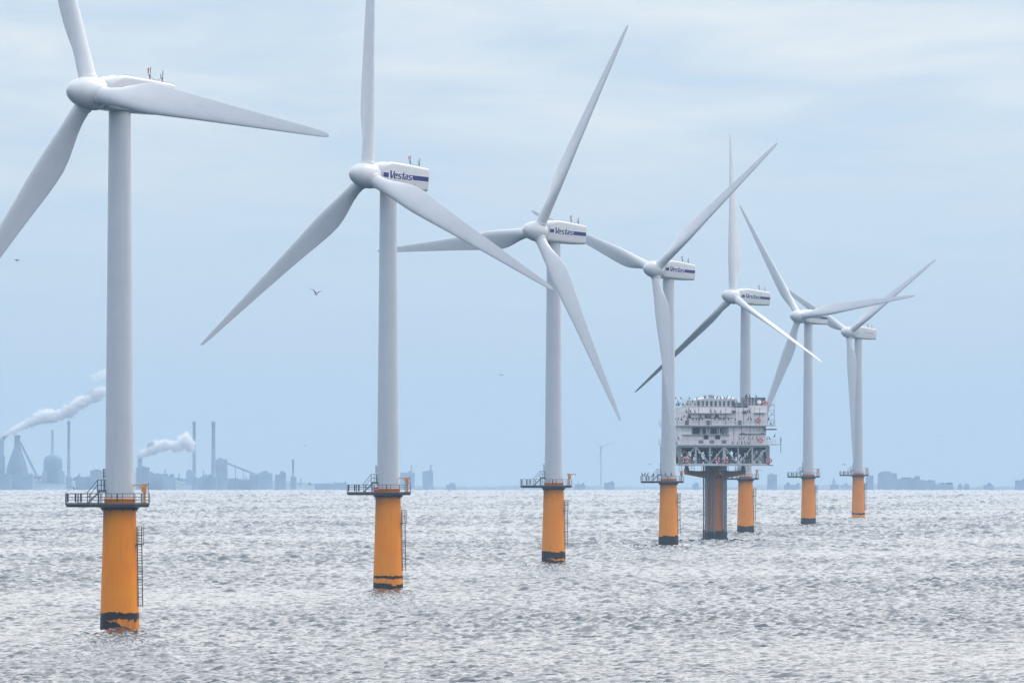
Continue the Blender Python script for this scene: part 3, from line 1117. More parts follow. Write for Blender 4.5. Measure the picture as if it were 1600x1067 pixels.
    # roof gear
    for nm, x, h in (('mast', -4.2, 1.55), ('mast2', -6.05, 1.4)):
        m = MB()
        m.bar((x, 0, 2.2), (x, 0, 2.3 + h), .045)
        m.bar((x, 0, 2.2), (x, 0, 2.3 + h * .45), .08)
        m.bar((x, 0, 2.3 + h * .3), (x + .28, 0, 2.3 + h * .5), .04)
        m.bar((x + .28, 0, 2.3 + h * .5), (x + .28, 0, 2.3 + h * .72), .04)
        d[nm] = m
    m = MB()
    m.bar((-4.2, 0, 2.85), (-5.1, 0, 2.55), .022); m.bar((-5.1, 0, 2.55), (-6.05, 0, 2.85), .022)
    m.bar((-5.0, 0, 2.3), (-5.0, 0, 2.6), .05)
    d['mast_stay'] = m
    m = MB()
    m.bar((-3.88, 0, 3.35), (-3.88, 0, 3.72), .085)
    m.bar((-3.88, 0, 3.05), (-3.88, 0, 3.35), .04)
    d['warning_light'] = m
    m = MB()
    for y in (-1.0, 1.0):
        m.bar((1.6, y * .8, 2.22), (0.3, y, 2.52), .025); m.bar((.3, y, 2.52), (-6.8, y, 2.40), .025)
        for k in range(8):
            x = .3 - k
            m.bar((x, y, 2.3), (x, y, 2.52 - .017 * k), .02)
    d['roof_rail'] = m
    return d


def side_panel_meshes(kind):
    """stripe / border / lettering laid on the nacelle side (+Y)"""
    y0 = 1.722
    out = {}

    def zc(x):   # stripe centre height along the nacelle
        return 0.33 + (2.5 - x) * 0.036

    def strip(m, xa, xb, h, y):
        n = 6
        for k in range(n):
            a, b = xa + (xb - xa) * k / n, xa + (xb - xa) * (k + 1) / n
            vs = []
            for yy in (y - .012, y):
                vs += [(a, yy, zc(a) - h), (b, yy, zc(b) - h), (b, yy, zc(b) + h), (a, yy, zc(a) + h)]
            m.add(vs, [(0, 1, 2, 3), (7, 6, 5, 4), (0, 4, 5, 1), (1, 5, 6, 2), (2, 6, 7, 3), (3, 7, 4, 0)])
    if kind == 'stripe':
        m = MB(); strip(m, 2.75, -6.42, .43, y0 + .010); out['stripe_border'] = m
        m = MB(); strip(m, 2.72, 1.66, .34, y0 + .016); out['stripe'] = m
        m = MB(); strip(m, -3.15, -6.40, .34, y0 + .016); out['stripe2'] = m
        m = MB(); xl = 1.42
        for poly in glyphs(4.40, .74, 1.06):
            n = len(poly)
            vs = [(xl - px, yy, zc(xl - px) - .40 + py) for yy in (y0 + .004, y0 + .022) for px, py in poly]
            m.add(vs, [tuple(range(n)), tuple(range(2 * n - 1, n - 1, -1))] + [(k, k + n, (k + 1) % n + n, (k + 1) % n) for k in range(n)])
        out['lettering'] = m
    else:
        m = MB(); xl = -1.0
        for k in range(9):
            x = xl - k * .5
            h = .16 + .05 * (k % 3)
            m.box(x - .13, x, y0 - .01, y0 + .01, .62 - h, .62 + h)
            if k % 2 == 0:
                m.box(x - .30, x - .13, y0 - .01, y0 + .01, .62 + h - .1, .62 + h)
            if k % 3 == 0:
                m.box(x - .30, x - .13, y0 - .01, y0 + .01, .62 - .05, .62 + .05)
        out['lettering'] = m
    return out


TD = turbine_meshes()
MAT = dict(blade='blade', spinner='nacelle', blade_collar='nacelle', hub_seal='gap', nacelle='shell', tower='tower', yaw_ring='tower', deck='steel_dark', railing='steel',
           sign_plate='steel_dark', stairs='steel', stair_rail='steel', lamp_post='steel_dark', crane_post='crane', crane_head='crane', crane_arm='crane', whip_aerial='steel_dark',
           ladder='ladder', rest_platform='ladder', mast='steel', mast2='steel', mast_stay='steel', warning_light='red', roof_rail='steel_light')
OV = 4.2
TILT = rad(6)
TLABEL = [
    'nearest and largest white wind turbine, at the left edge, blade across its nacelle',
    'second nearest white wind turbine, one blade pointing up out of frame',
    'third white wind turbine from the left, one blade reaching behind the second tower',
    'fourth wind turbine, one blade hanging down its tower, birds on its platform rail',
    'fifth wind turbine, rising behind the grey transformer platform, one blade bright white',
    'sixth wind turbine, its stripe half hidden by a blade pointing right',
    'farthest and smallest white wind turbine of the row, no blue stripe on its nacelle',
]
GROW = [(1.5, .36, .62, 1, .55, .36, 0), (1.7, .24, .80, 2, .12, 0.0, 0), (1.55, .62, .75, 3.4, .5, .15, .1), (1.35, .85, 1.0, 5, .8, 0, .35), (1.2, .85, .7, 6, .8, 0, .3),
        (1.3, .8, .9, 7, .7, 0, .3), (1.5, .26, .12, 8, .1, 0, .35)]


def proto(key):
    if key not in PROTO:
        nm = {'mast2': 'mast'}.get(key, key).rstrip('0123456789')
        PROTO[key] = (TD[key], nm)
    m, nm = PROTO[key]
    return m, nm


ME = {}


def part(key, parent, mtx=None, mat=None, name=None):
    m, nm = proto(key)
    if key not in ME:
        o = m.build(nm, mat or M[MAT[nm]], parent, mtx)
        ME[key] = o.data
        return o
    o = bpy.data.objects.new(name or nm, ME[key])
    COL.objects.link(o)
    o.parent = parent
    if mtx is not None:
        o.matrix_local = mtx
    return o


STRIPE_ME = {}


def make_turbine(i):
    X, D, yaw, ph, cone, dz, pitch = TURB[i]
    root = empty('wind_turbine', (X, D, drop(X, D)))
    tag(root, TLABEL[i], 'wind turbine', 'wind turbines in a row on orange bases')
    z1, w1, z2, sd_, br, lf, dull = GROW[i]
    tp = TD['transition_piece'].build('transition_piece', orange_mat('orange_base_paint_%d' % i, z1, w1, z2, sd_, br, 0, lf, dull), root)
    part('tower', root)
    part('yaw_ring', root)
    dk = part('deck', root)
    part('railing', dk)
    for q in range(4):
        part('sign_plate%d' % q, dk)
    st = part('stairs', root)
    part('stair_rail0', st)
    part('stair_rail1', st)
    part('lamp_post', root)
    flip = i in (2, 3, 4)
    cm = Matrix.Translation((2.72, -.9, 0)) @ (Matrix.Rotation(PI, 4, 'Z') if flip else Matrix())
    cp = part('crane_post', root, cm)
    part('crane_head', cp)
    part('crane_arm', cp)
    if not flip:
        part('whip_aerial', cp)
    ld = part('ladder', root, Matrix.Rotation(rad(-12), 4, 'Z'))
    part('rest_platform', ld)
    # nacelle
    psi = rad(yaw)
    a = math.atan2(-math.cos(psi), -math.sin(psi))
    hz = 58.53 + dz
    Rn = Matrix.Rotation(a, 4, 'Z') @ Matrix.Rotation(-TILT, 4, 'Y')
    org = Matrix.Translation((0, 0, hz - OV * math.sin(TILT)))
    Mn = org @ Rn
    nc = part('nacelle', root, Mn)
    for k in ('mast', 'mast2', 'mast_stay', 'warning_light', 'roof_rail'):
        part(k, nc)
    kind = 'plain' if i == 6 else 'stripe'
    if kind not in STRIPE_ME:
        STRIPE_ME[kind] = {}
        for k, m in side_panel_meshes(kind).items():
            mt = {'stripe_border': M['line_white'], 'stripe': M['blue'], 'stripe2': M['blue'], 'lettering': M['blue'] if kind == 'stripe' else M['steel']}[k]
            STRIPE_ME[kind][k] = m.build(k.rstrip('2'), mt, nc).data
    else:
        for k, me in STRIPE_ME[kind].items():
            o = bpy.data.objects.new(k.rstrip('2'), me)
            COL.objects.link(o)
            o.parent = nc
    Mh = Mn @ Matrix.Translation((OV, 0, 0))
    spn = part('spinner', root, Mh)
    part('hub_seal', spn)
    for k in range(3):
        th = rad(ph + 120 * k)
        base = Mh @ Matrix.Rotation(-th, 4, 'X') @ Matrix.Rotation(rad(cone), 4, 'Y')
        bl = part('blade', root, base @ Matrix.Rotation(-rad(pitch), 4, 'Z'))
        part('blade_collar', bl)
    return root


turbines = [make_turbine(i) for i in range(7)]

# red equipment case on the second turbine's platform
X, D = TURB[1][:2]
rc = empty('equipment_case', (X - 1.72, D - 2.3, drop(X, D) + 13.76))
tag(rc, 'red rounded equipment case on the platform of the second turbine, below its stairs', 'equipment case')
m = MB()
m.loft([[(a, y, b + .42) for a, b in rrect(.38 * q, .36 * q, -.36 * q, .14)] for y, q in ((-.3, .85), (-.26, 1), (.26, 1), (.3, .85))])
m.build('case_body', M['red'], rc)
m = MB()
m.box(-.25, .25, -.315, -.304, .40, .50)
m.build('label_plate', M['line_white'], rc)
m = MB()
m.box(-.3, -.2, -.2, .2, 0, .08); m.box(.2, .3, -.2, .2, 0, .08)
m.build('foot_rail', M['steel_dark'], rc)


# ================================================================== transformer platform
def substation():
    root = empty('transformer_platform', (SUBX, SUBD, drop(SUBX, SUBD)), rad(-11) * -1)
    # local axes: near face looks to -Y, turned 11 degrees to the right
    tag(root, 'grey multi-deck transformer platform covered in birds, in front of the fifth turbine', 'offshore platform')
    H = 10.3

    def P(mb, name, mat, parent=root, label=None):
        o = mb.build(name, M[mat] if isinstance(mat, str) else mat, parent)
        if label:
            o['label'] = label
        return o
    def EACH(boxes, name, mat, parent):
        for bx in boxes:
            q = MB()
            q.box(*bx)
            P(q, name, mat, parent)
    om = orange_mat('orange_monopile_paint', 1.0, .95, 1.2, 12, .6, 0, 0, .5, .55)  # column and arms: deck shade put into the orange colour
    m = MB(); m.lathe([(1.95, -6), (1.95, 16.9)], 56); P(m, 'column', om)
    # J tubes: pairs of pipes with clamps
    for a0 in (-150, -113, -49, -11, 169, 60, 115):
        m = MB()
        for da in (-6.5, 6.5):
            a = rad(a0 + da)
            x, y = 2.6 * math.cos(a), 2.6 * math.sin(a)
            m.bar((x, y, -3), (x, y, 17.0), .17, 10)
        a, b = rad(a0 - 6.5), rad(a0 + 6.5)
        for z in (2.2, 5.6, 9.0, 12.4):
            m.bar((2.6 * math.cos(a), 2.6 * math.sin(a), z), (2.6 * math.cos(b), 2.6 * math.sin(b), z), .14, sq=True)
            m.bar((1.9 * math.cos(rad(a0)), 1.9 * math.sin(rad(a0)), z), (2.6 * math.cos(rad(a0)), 2.6 * math.sin(rad(a0)), z), .12, sq=True)
        jt = P(m, 'cable_tube', 'tube')
        m = MB()
        for da in (-6.5, 6.5):
            m = MB()
            a = rad(a0 + da)
            x, y = 2.6 * math.cos(a), 2.6 * math.sin(a)
            m.bar((x, y, -3), (x, y, 1.9 + random.uniform(-.3, .5)), .215, 10)
            P(m, 'marine_growth', 'bird', jt)
    # cross arms
    for a0 in (0, 90, 180, 270):
        a = rad(a0)
        c, s = math.cos(a), math.sin(a)
        m = MB()
        vs = []
        for r, zb, hw in ((1.8, 14.0, .55), (7.1, 15.0, .45)):
            for sgn in (-1, 1):
                for z in (zb, 15.75):
                    vs.append((c * r - s * hw * sgn, s * r + c * hw * sgn, z))
        m.add(vs, [(0, 1, 3, 2), (4, 6, 7, 5), (0, 4, 5, 1), (2, 3, 7, 6), (1, 5, 7, 3), (0, 2, 6, 4)])
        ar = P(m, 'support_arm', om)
        m = MB()
        m.lathe([(.55, 15.75), (.62, 15.8), (.62, 16.2), (.45, 16.3), (.45, 17.0)], 16, (c * 6.6, s * 6.6, 0))
        P(m, 'bearing', 'steel_light', ar)
        m = MB()
        x, y = c * 6.6, s * 6.6
        m.box(x - 1.5, x + 1.5, y - 1.5, y + 1.5, 15.76, 15.84)
        for (dx, dy) in ((-1.5, -1.5), (1.5, -1.5), (1.5, 1.5), (-1.5, 1.5), (0, -1.5), (0, 1.5)):
            m.bar((x + dx, y + dy, 15.8), (x + dx, y + dy, 16.9), .04)
        for z in (16.35, 16.9):
            for (p, q) in (((-1.5, -1.5), (1.5, -1.5)), ((1.5, -1.5), (1.5, 1.5)), ((1.5, 1.5), (-1.5, 1.5)), ((-1.5, 1.5), (-1.5, -1.5))):
                m.bar((x + p[0], y + p[1], z), (x + q[0], y + q[1], z), .03)
        P(m, 'access_platform', 'steel', ar)
    # truss deck
    zb, zt = 17.25, 21.35
    m = MB()
    for z, r in ((zb, .34), (zt, .30)):
        for y in (-H, -6.6, 0, 6.6, H):
            m.bar((-H, y, z), (H, y, z), r, sq=True)
        for x in (-H, -6.6, -2, 0, 2, 6.6, H):
            m.bar((x, -H, z), (x, H, z), r * .9, sq=True)
    P(m, 'deck_frame', 'steel_light')
    m = MB()
    m.box(-H + .3, H - .3, -H + .3, H - .3, zb - .05, zb + .06)
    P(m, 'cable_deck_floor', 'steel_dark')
    xs = [-H, -6.6, -3.3, 0, 3.3, 6.6, H]
    for (fx, nm) in ((lambda u: (u, -H), 'f'), (lambda u: (H, u), 'r'), (lambda u: (-H, u), 'l'), (lambda u: (u, H), 'b'), (lambda u: (u, 0.3), 'm'), (lambda u: (u, -6.6), 'n')):
        m = MB()
        for u in xs:
            p = fx(u)
            r = .42 if u in (-H, H, 0) else (.2 if abs(u) != 6.6 else .26)
            m.bar((*p, zb), (*p, zt), r, sq=True)
        for (u, v, up) in ((-H, -6.6, 1), (-6.6, -3.3, 0), (-3.3, 0, 1), (0, 3.3, 0), (3.3, 6.6, 1), (6.6, H, 1)):
            a, b = fx(u), fx(v)
            m.bar((*a, zb if up else zt), (*b, zt if up else zb), .17, sq=True)
            if nm in 'mnb' and abs(u) > 3:
                m.bar((*a, zt if up else zb), (*b, zb if up else zt), .13, sq=True)
        P(m, 'truss', 'steel_light' if nm in 'frl' else 'steel_dark')  # inner and back trusses: shade put into a darker steel colour
    m = MB()
    for k in range(14):
        y = -9.6 + k * 1.45
        m.box(-H + .4, H - .4, y - .16, y + .16, 20.75, 21.3)
    m.box(-H + .2, H - .2, -H + .8, H - .2, 21.38, 21.55)
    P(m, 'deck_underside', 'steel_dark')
    # cable racks and pipes hanging in the truss level
    m = MB()
    rnd = random.Random(4)
    for k in range(110):
        x, y = rnd.uniform(-9.5, 7.5), rnd.uniform(-8.5, 8)
        ln = rnd.uniform(.8, 3.2)
        if rnd.random() < .5:
            m.bar((x, y, zt - .3), (x + rnd.uniform(-1.6, 1.6), y, zt - .3 - ln), rnd.uniform(.07, .22), 6)
        else:
            m.bar((x, y, zt - rnd.uniform(.3, 1.0)), (x + rnd.uniform(1, 4), y, zt - rnd.uniform(.3, 1.2)), rnd.uniform(.08, .25), 6)
    P(m, 'cable_rack', 'steel_dark')
    m = MB()
    for x, y, w_, h in ((-4.6, -4, 1.4, 1.7), (-8.3, -5, .9, 1.3), (2.6, -2, 1.6, 1.5), (6.9, -3, .8, 1.6), (-.6, 3, 2.2, 2.0)):
        m = MB()
        m.box(x - w_ / 2, x + w_ / 2, y - .6, y + .6, zb + .07, zb + h)
        P(m, 'switch_cabinet', 'steel')
    m = MB()
    for x in np.arange(-H, H + .1, 1.47):
        for y in (-H - .25,):
            m.bar((x, y, zb), (x, y, zb + 1.25), .03)
    for z in (zb + .65, zb + 1.22):
        m.bar((-H, -H - .25, z), (H + .9, -H - .25, z), .028)
    P(m, 'cable_deck_railing', 'steel_light')
    m = MB(); m.box(-H - .3, H + 1.1, -H - .5, -H + .2, zb - .32, zb - .08); m.box(H - .1, H + 1.1, -H - .5, H, zb - .31, zb - .09)
    P(m, 'lower_walkway', 'steel_light')
    # main deck
    m = MB(); m.box(-H - .6, H + 1.7, -H - .9, H + .6, 21.62, 21.86)
    P(m, 'main_deck', 'steel_light')
    # module walls
    B = 9.95
    zr = 30.2
    # lower storey: solid parts around a recess
    m = MB()
    m.box(-B, -7.6, -B, B, 21.86, 26.0)
    m.box(-7.6, 1.2, -B + 1.6, B, 21.86, 26.0)
    m.box(1.2, 7.4, -B, B, 21.86, 26.0)
    m.box(7.4, B, -B + .35, B, 21.86, 26.0)
    m.box(-7.6, 1.2, -B, -B + 1.6, 21.86, 24.05)
    m.box(-7.6, 1.2, -B, -B + 1.6, 25.7, 26.0)
    lw = P(m, 'lower_wall', 'module')
    EACH([(x, x + 1.1, -B - .05, -B + .05, 23.0, 23.95) for x in (-4.7, -2.0)], 'opening', 'louvre', lw)
    for x in (-5.9, -3.3, -.5):
        m = MB()
        for k in range(4):
            m.box(x, x + 1.1, -B - .06, -B + .02, 22.05 + k * .2, 22.05 + k * .2 + .11)
        P(m, 'louvre', 'louvre', lw)
    EACH([(x, x + wq, -B + 1.45, -B + 1.61, 24.15, 25.55) for x, wq in ((-7.3, 2.0), (-5.0, 1.1), (-3.2, 1.9), (-.9, 1.2))], 'window', 'louvre', lw)
    EACH([(x, x + .22, -B - .02, -B + .22, 24.05, 25.7) for x in (-7.55, -5.2, -3.4, -1.1, .9)], 'recess_post', 'steel_light', lw)
    for x in (-.6, .2):
        m = MB()
        m.bar((x, -B + .3, 24.2), (x + .8, -B + .3, 25.6), .1, sq=True)
        P(m, 'recess_brace', 'steel_light', lw)
    m = MB(); m.box(-9.6, 1.4, -B - .75, -B - .01, 24.0, 24.16); P(m, 'ledge', 'steel_light', lw)
    m = MB()
    m.bar((3.6, -B - .3, 24.2), (9.7, -B - .3, 24.2), .11)
    for k in range(9):
        a, b = PI * k / 9, PI * (k + 1) / 9
        m.bar((4.4 - .55 * math.cos(a), -B - .12, 24.15 + .3 * math.sin(a)), (4.4 - .55 * math.cos(b), -B - .12, 24.15 + .3 * math.sin(b)), .06)
        m.bar((9.0 - .55 * math.cos(a), -B - .12, 24.15 + .3 * math.sin(a)), (9.0 - .55 * math.cos(b), -B - .12, 24.15 + .3 * math.sin(b)), .06)
    P(m, 'pipe_run', 'steel', lw)
    m = MB(); m.box(-H - .4, H + 1.5, -H - .8, H + .4, 26.0, 26.22); P(m, 'walkway', 'steel_light')
    m = MB(); m.box(H - .9, H + 1.9, -H - .4, -H + 2.5, 25.1, 25.42); P(m, 'side_ledge', 'steel')
    m = MB()
    m.box(-B, 6.3, -B, B, 26.22, zr)
    m.box(6.3, B + .2, -B - .3, B, 26.22, zr + .5)
    uw = P(m, 'upper_wall', 'module')
    EACH([(x, x + .09, -B - .06, -B - .003, 26.3, zr) for x in (-8.2, -5.9, -3.0, .4, 2.6, 4.6)], 'panel_seam', 'steel', uw)
    EACH([(8.3, 8.39, -B - .36, -B - .303, 26.3, zr)], 'panel_seam', 'steel', uw)
    EACH([(x, x + .09, -B - .06, -B - .003, 21.9, 25.95) for x in (2.3, 4.1, 6.1)], 'panel_seam', 'steel', lw)
    EACH([(-8.0, 2.0, -B - .9, -B - .005, 28.85, 29.02), (7.0, 9.6, -B - 1.1, -B - .305, 28.95, 29.12)], 'ledge', 'steel_light', uw)
    EACH([(x, x + .8, -B - .5, -B - .01, z - .1, z + hh) for x, z, hh in ((1.9, 29.1, .5), (4.4, 29.05, .45))] +
         [(x, x + .7, -B - .35, -B - .01, 26.3, 27.3) for x in (-9.0, -4.0, 3.4)], 'wall_cabinet', 'steel', uw)
    # railings
    for (z, ext, nm) in ((21.86, .8, 'deck_railing'), (26.22, .7, 'walkway_railing'), (zr, -.1, 'roof_railing')):
        m = MB()
        e = H + ext
        x1 = e + (.8 if z < 27 else 0)
        y1 = -e if z < 27 else -B + .1
        for q in np.arange(-e, x1 + .01, 1.32):
            m.bar((q, y1, z), (q, y1, z + 1.1), .035)
        for q in np.arange(y1, e, 1.32):
            m.bar((x1, q, z), (x1, q, z + 1.1), .035)
            m.bar((-e, q, z), (-e, q, z + 1.1), .035)
        for h in (.55, 1.1):
            m.bar((-e, y1, z + h), (x1, y1, z + h), .03)
            m.bar((x1, y1, z + h), (x1, e, z + h), .03)
            m.bar((-e, y1, z + h), (-e, e, z + h), .03)
        P(m, nm, 'steel_light')
    # roof house
    m = MB()
    m.box(-5.6, 3.6, -6, 4, zr, zr + 1.75)
    m.add([(-5.9, -6.3, zr + 1.75), (.9, -6.3, zr + 1.75), (-2.5, -6.3, zr + 2.35), (-5.9, 4, zr + 1.75), (.9, 4, zr + 1.75), (-2.5, 4, zr + 2.35)],
          [(0, 1, 2), (5, 4, 3), (0, 2, 5, 3), (1, 4, 5, 2), (0, 3, 4, 1)])
    m.box(.9, 3.9, -6.3, 4.2, zr + 1.76, zr + 2.0)
    rh = P(m, 'roof_house', 'steel_light')
    EACH([(-5.35 + k, -4.8 + k, -6.04, -5.98, zr + .35, zr + 1.5) for k in range(9)], 'window', 'louvre', rh)
    for x, y, r, h in ((.4, -5, .55, .3), (1.6, -4.6, .5, .35), (2.8, -5, .6, .3), (-.9, -3, .5, .4), (3.0, -2, .5, .45)):
        m = MB()
        m.lathe([(r, zr + 1.95), (r, zr + 1.95 + h), (r * .6, zr + 2.1 + h)], 12, (x, y, 0))
        P(m, 'roof_vent', 'line_white', rh)
    # right tower block
    m = MB()
    m.box(5.6, 10.3, -7.4, -2.5, zr + .5, zr + 2.35)
    m.box(3.2, 5.6, -7.0, -3.0, zr, zr + 1.2)
    tb = P(m, 'plant_room', 'steel')
    EACH([(x, x + .12, -7.5, -7.405, zr + .5, zr + 2.2) for x in (6.1, 6.9, 7.6)], 'door_frame', 'steel_light', tb)
    m = MB()
    c = Vector((8.7, -7.9, zr + 1.3))
    rings = []
    for k, (r, d) in enumerate(((.03, 0), (.2, .02), (.35, .08), (.48, .17), (.50, .20), (.46, .20))):
        ring = []
        for q in range(16):
            t = 2 * PI * q / 16
            ring.append(c + Vector((r * math.cos(t), -d, r * math.sin(t) * 1.0)))
        rings.append(ring)
    m.loft(rings, caps=True)
    P(m, 'dish_antenna', 'line_white', tb)
    # roof poles at the left
    m = MB()
    for x, h in ((-9.3, 1.9), (-8.6, 2.0), (-7.9, 1.6), (-7.2, 2.1), (-6.5, 1.5), (4.4, 1.8), (10.6, 2.2), (11.2, 1.9)):
        q = MB()
        q.bar((x, -9.2, zr), (x, -9.2, zr + h), .05)
        P(q, 'roof_pole', 'steel_light')
    m.bar((-9.3, -9.2, zr + 1.85), (-6.9, -9.2, zr + 1.85), .035)
    m.bar((-9.3, -9.2, zr + 1.2), (-6.5, -9.2, zr + 1.2), .03)
    for k in range(10):
        x = -9.6 + k * .42
        q = MB()
        q.box(x, x + .25, -9.0, -8.6, zr, zr + .28 + .2 * (k % 3))
        P(q, 'roof_fitting', 'steel_light')
    P(m, 'roof_wire', 'steel_light')
    # right hand stair tower / outrigger
    m = MB()
    m.box(10.3, 12.0, -9.6, -7.5, zr + .55, zr + .75)
    for x in (10.4, 11.9):
        m.bar((x, -9.5, 26.3), (x, -9.5, zr + .6), .09, sq=True)
        m.bar((x, -9.5, zr + .7), (x, -9.5, zr + 1.7), .04)
    for z in (27.4, 28.5, 29.6):
        m.box(10.35, 11.95, -9.6, -8.6, z, z + .1)
    m.bar((10.4, -9.5, 27.4), (11.9, -9.5, 29.6), .06)
    m.bar((10.4, -9.5, 29.6), (11.9, -9.5, 28.5), .06)
    P(m, 'stair_tower', 'steel_light')
    m = MB()
    m.bar((13.1, -11.0, 19.9), (13.1, -11.0, 23.4), .07)
    m.bar((12.0, -11.0, 21.8), (13.2, -11.0, 21.8), .07)
    for z in (22.4, 22.8, 23.3):
        m.box(12.85, 13.35, -11.1, -10.9, z, z + .12)
    P(m, 'ladder_hoist', 'steel')
    return root


sub = substation()
SM = Matrix.Translation(sub.location) @ Matrix.Rotation(rad(11), 4, 'Z')


def to_sub(x, y, z):
    return SM @ Vector((x, y, z))


def sub_at(px, yl, z):
    """point on the platform whose local depth is yl, seen in column px"""
    X = (px - 800) / F * (SUBD + yl) - SUBX
    # X = x cos a - y sin a  (rotation +11 deg)
    c, s = math.cos(rad(11)), math.sin(rad(11))
    x = (X + yl * s) / c
    return to_sub(x, yl, z)


def zsub(py):
    return (843.3 - py) / 6.82


# red lifebuoys and lights on the platform
def buoy(px, py, yl, label):
    p = sub_at(px, yl, zsub(py))
    o = empty('life_buoy', p, rad(11))
    tag(o, label, 'life buoy', 'red life buoys on the transformer platform')
    m = MB()
    R, r = .46, .16
    n1, n2 = 18, 8
    vs = [((R + r * math.cos(2 * PI * b / n2)) * math.cos(2 * PI * a / n1), r * math.sin(2 * PI * b / n2), (R + r * math.cos(2 * PI * b / n2)) * math.sin(2 * PI * a / n1))
          for a in range(n1) for b in range(n2)]
    fs = [(a * n2 + b, ((a + 1) % n1) * n2 + b, ((a + 1) % n1) * n2 + (b + 1) % n2, a * n2 + (b + 1) % n2) for a in range(n1) for b in range(n2)]
    m.add(vs, fs, True)
    m.build('ring', M['red'], o)
    m = MB()
    for a in (45, 135, 225, 315):
        c, s = math.cos(rad(a)), math.sin(rad(a))
        m.bar((c * .28, 0, s * .28), (c * .64, 0, s * .64), .168, 5)
    m.build('band', M['line_white'], o)
    m = MB()
    m.bar((-.5, .2, 0), (.5, .2, 0), .05, sq=True)
    m.build('bracket', M['steel'], o)


buoy(1184.6, 657.0, -10.45, 'red life buoy on the upper right wall of the transformer platform')
buoy(1188.5, 688.3, -11.1, 'red life buoy on the main deck rail near the right end')
buoy(1202.5, 719.5, -10.75, 'red life buoy hanging off the lower right corner of the truss deck')
buoy(1121.0, 718.5, -10.75, 'red life buoy inside the truss deck beside the middle post')
buoy(1134.0, 719.5, -10.75, 'red life buoy just right of the middle truss post')
buoy(1069.5, 719.0, -10.75, 'red life buoy at the left of the truss deck behind the fourth tower')
buoy(1195.5, 630.5, -9.7, 'red life buoy on the roof corner rail at the right')
# small orange davit at the left of the truss
dv = empty('davit_crane', sub_at(1078, -8.6, 17.32), rad(11))
tag(dv, 'orange davit crane inside the truss deck, left of the column', 'crane')
m = MB(); m.bar((0, 0, 0), (0, 0, 1.6), .28, 10); m.build('post', M['crane'], dv)
m = MB(); m.bar((0, 0, 1.5), (-1.0, 0, 2.9), .3, 8, .16); m.bar((-1.0, 0, 2.9), (-1.6, 0, 2.5), .14); m.build('arm', M['crane'], dv)


# ================================================================== birds
def cormorant_mesh():
    """perched bird facing +X: upright body, long neck, bill and tail in one surface"""
    path = [(-.30, .02, .03), (-.20, .10, .07), (-.08, .22, .125), (.02, .36, .15), (.07, .50, .125), (.09, .60, .075), (.10, .70, .05), (.10, .79, .048), (.13, .845, .055),
            (.19, .86, .04), (.27, .855, .016), (.33, .845, .006)]
    rings = []
    for i, (x, z, r) in enumerate(path):
        a = path[max(0, i - 1)]
        b = path[min(len(path) - 1, i + 1)]
        d = Vector((b[0] - a[0], 0, b[1] - a[1])).normalized()
        u = Vector((0, 1, 0))
        v = d.cross(u)
        rings.append([Vector((x, 0, z)) + (u * math.cos(t) * r * .9 + v * math.sin(t) * r) for t in [2 * PI * k / 10 for k in range(10)]])
    m = MB()
    m.loft(rings)
    for s in (-.06, .06):
        m.bar((.0, s, .25), (.02, s, 0), .02)
        m.bar((-.02, s, .012), (.09, s, .012), .018)
    return m


CORM = cormorant_mesh().build('cormorant', M['bird'])
CORM_USED = [False]


def wing_mesh(sgn, open_):
    m = MB()
    pts = [(0, 0), (.25, .18), (.5, .02)]
    rings = []
    for (x, z), ch in zip(pts, (.2, .2, .06)):
        rings.append([Vector((ch * a, sgn * (x + .08), .45 + z + b * .02)) for a, b in ((-.5, 0), (0, 1), (.5, 0), (0, -1))])
    m.loft(rings)
    return m


def cormorant(loc, rz, s, label, group='cormorants perched on the transformer platform'):
    if CORM_USED[0]:
        o = CORM.copy()
        COL.objects.link(o)
    else:
        o = CORM
        CORM_USED[0] = True
    o.location = loc
    o.rotation_euler = (0, 0, rz)
    o.scale = (s, s, s)
    tag(o, label, 'bird', group)


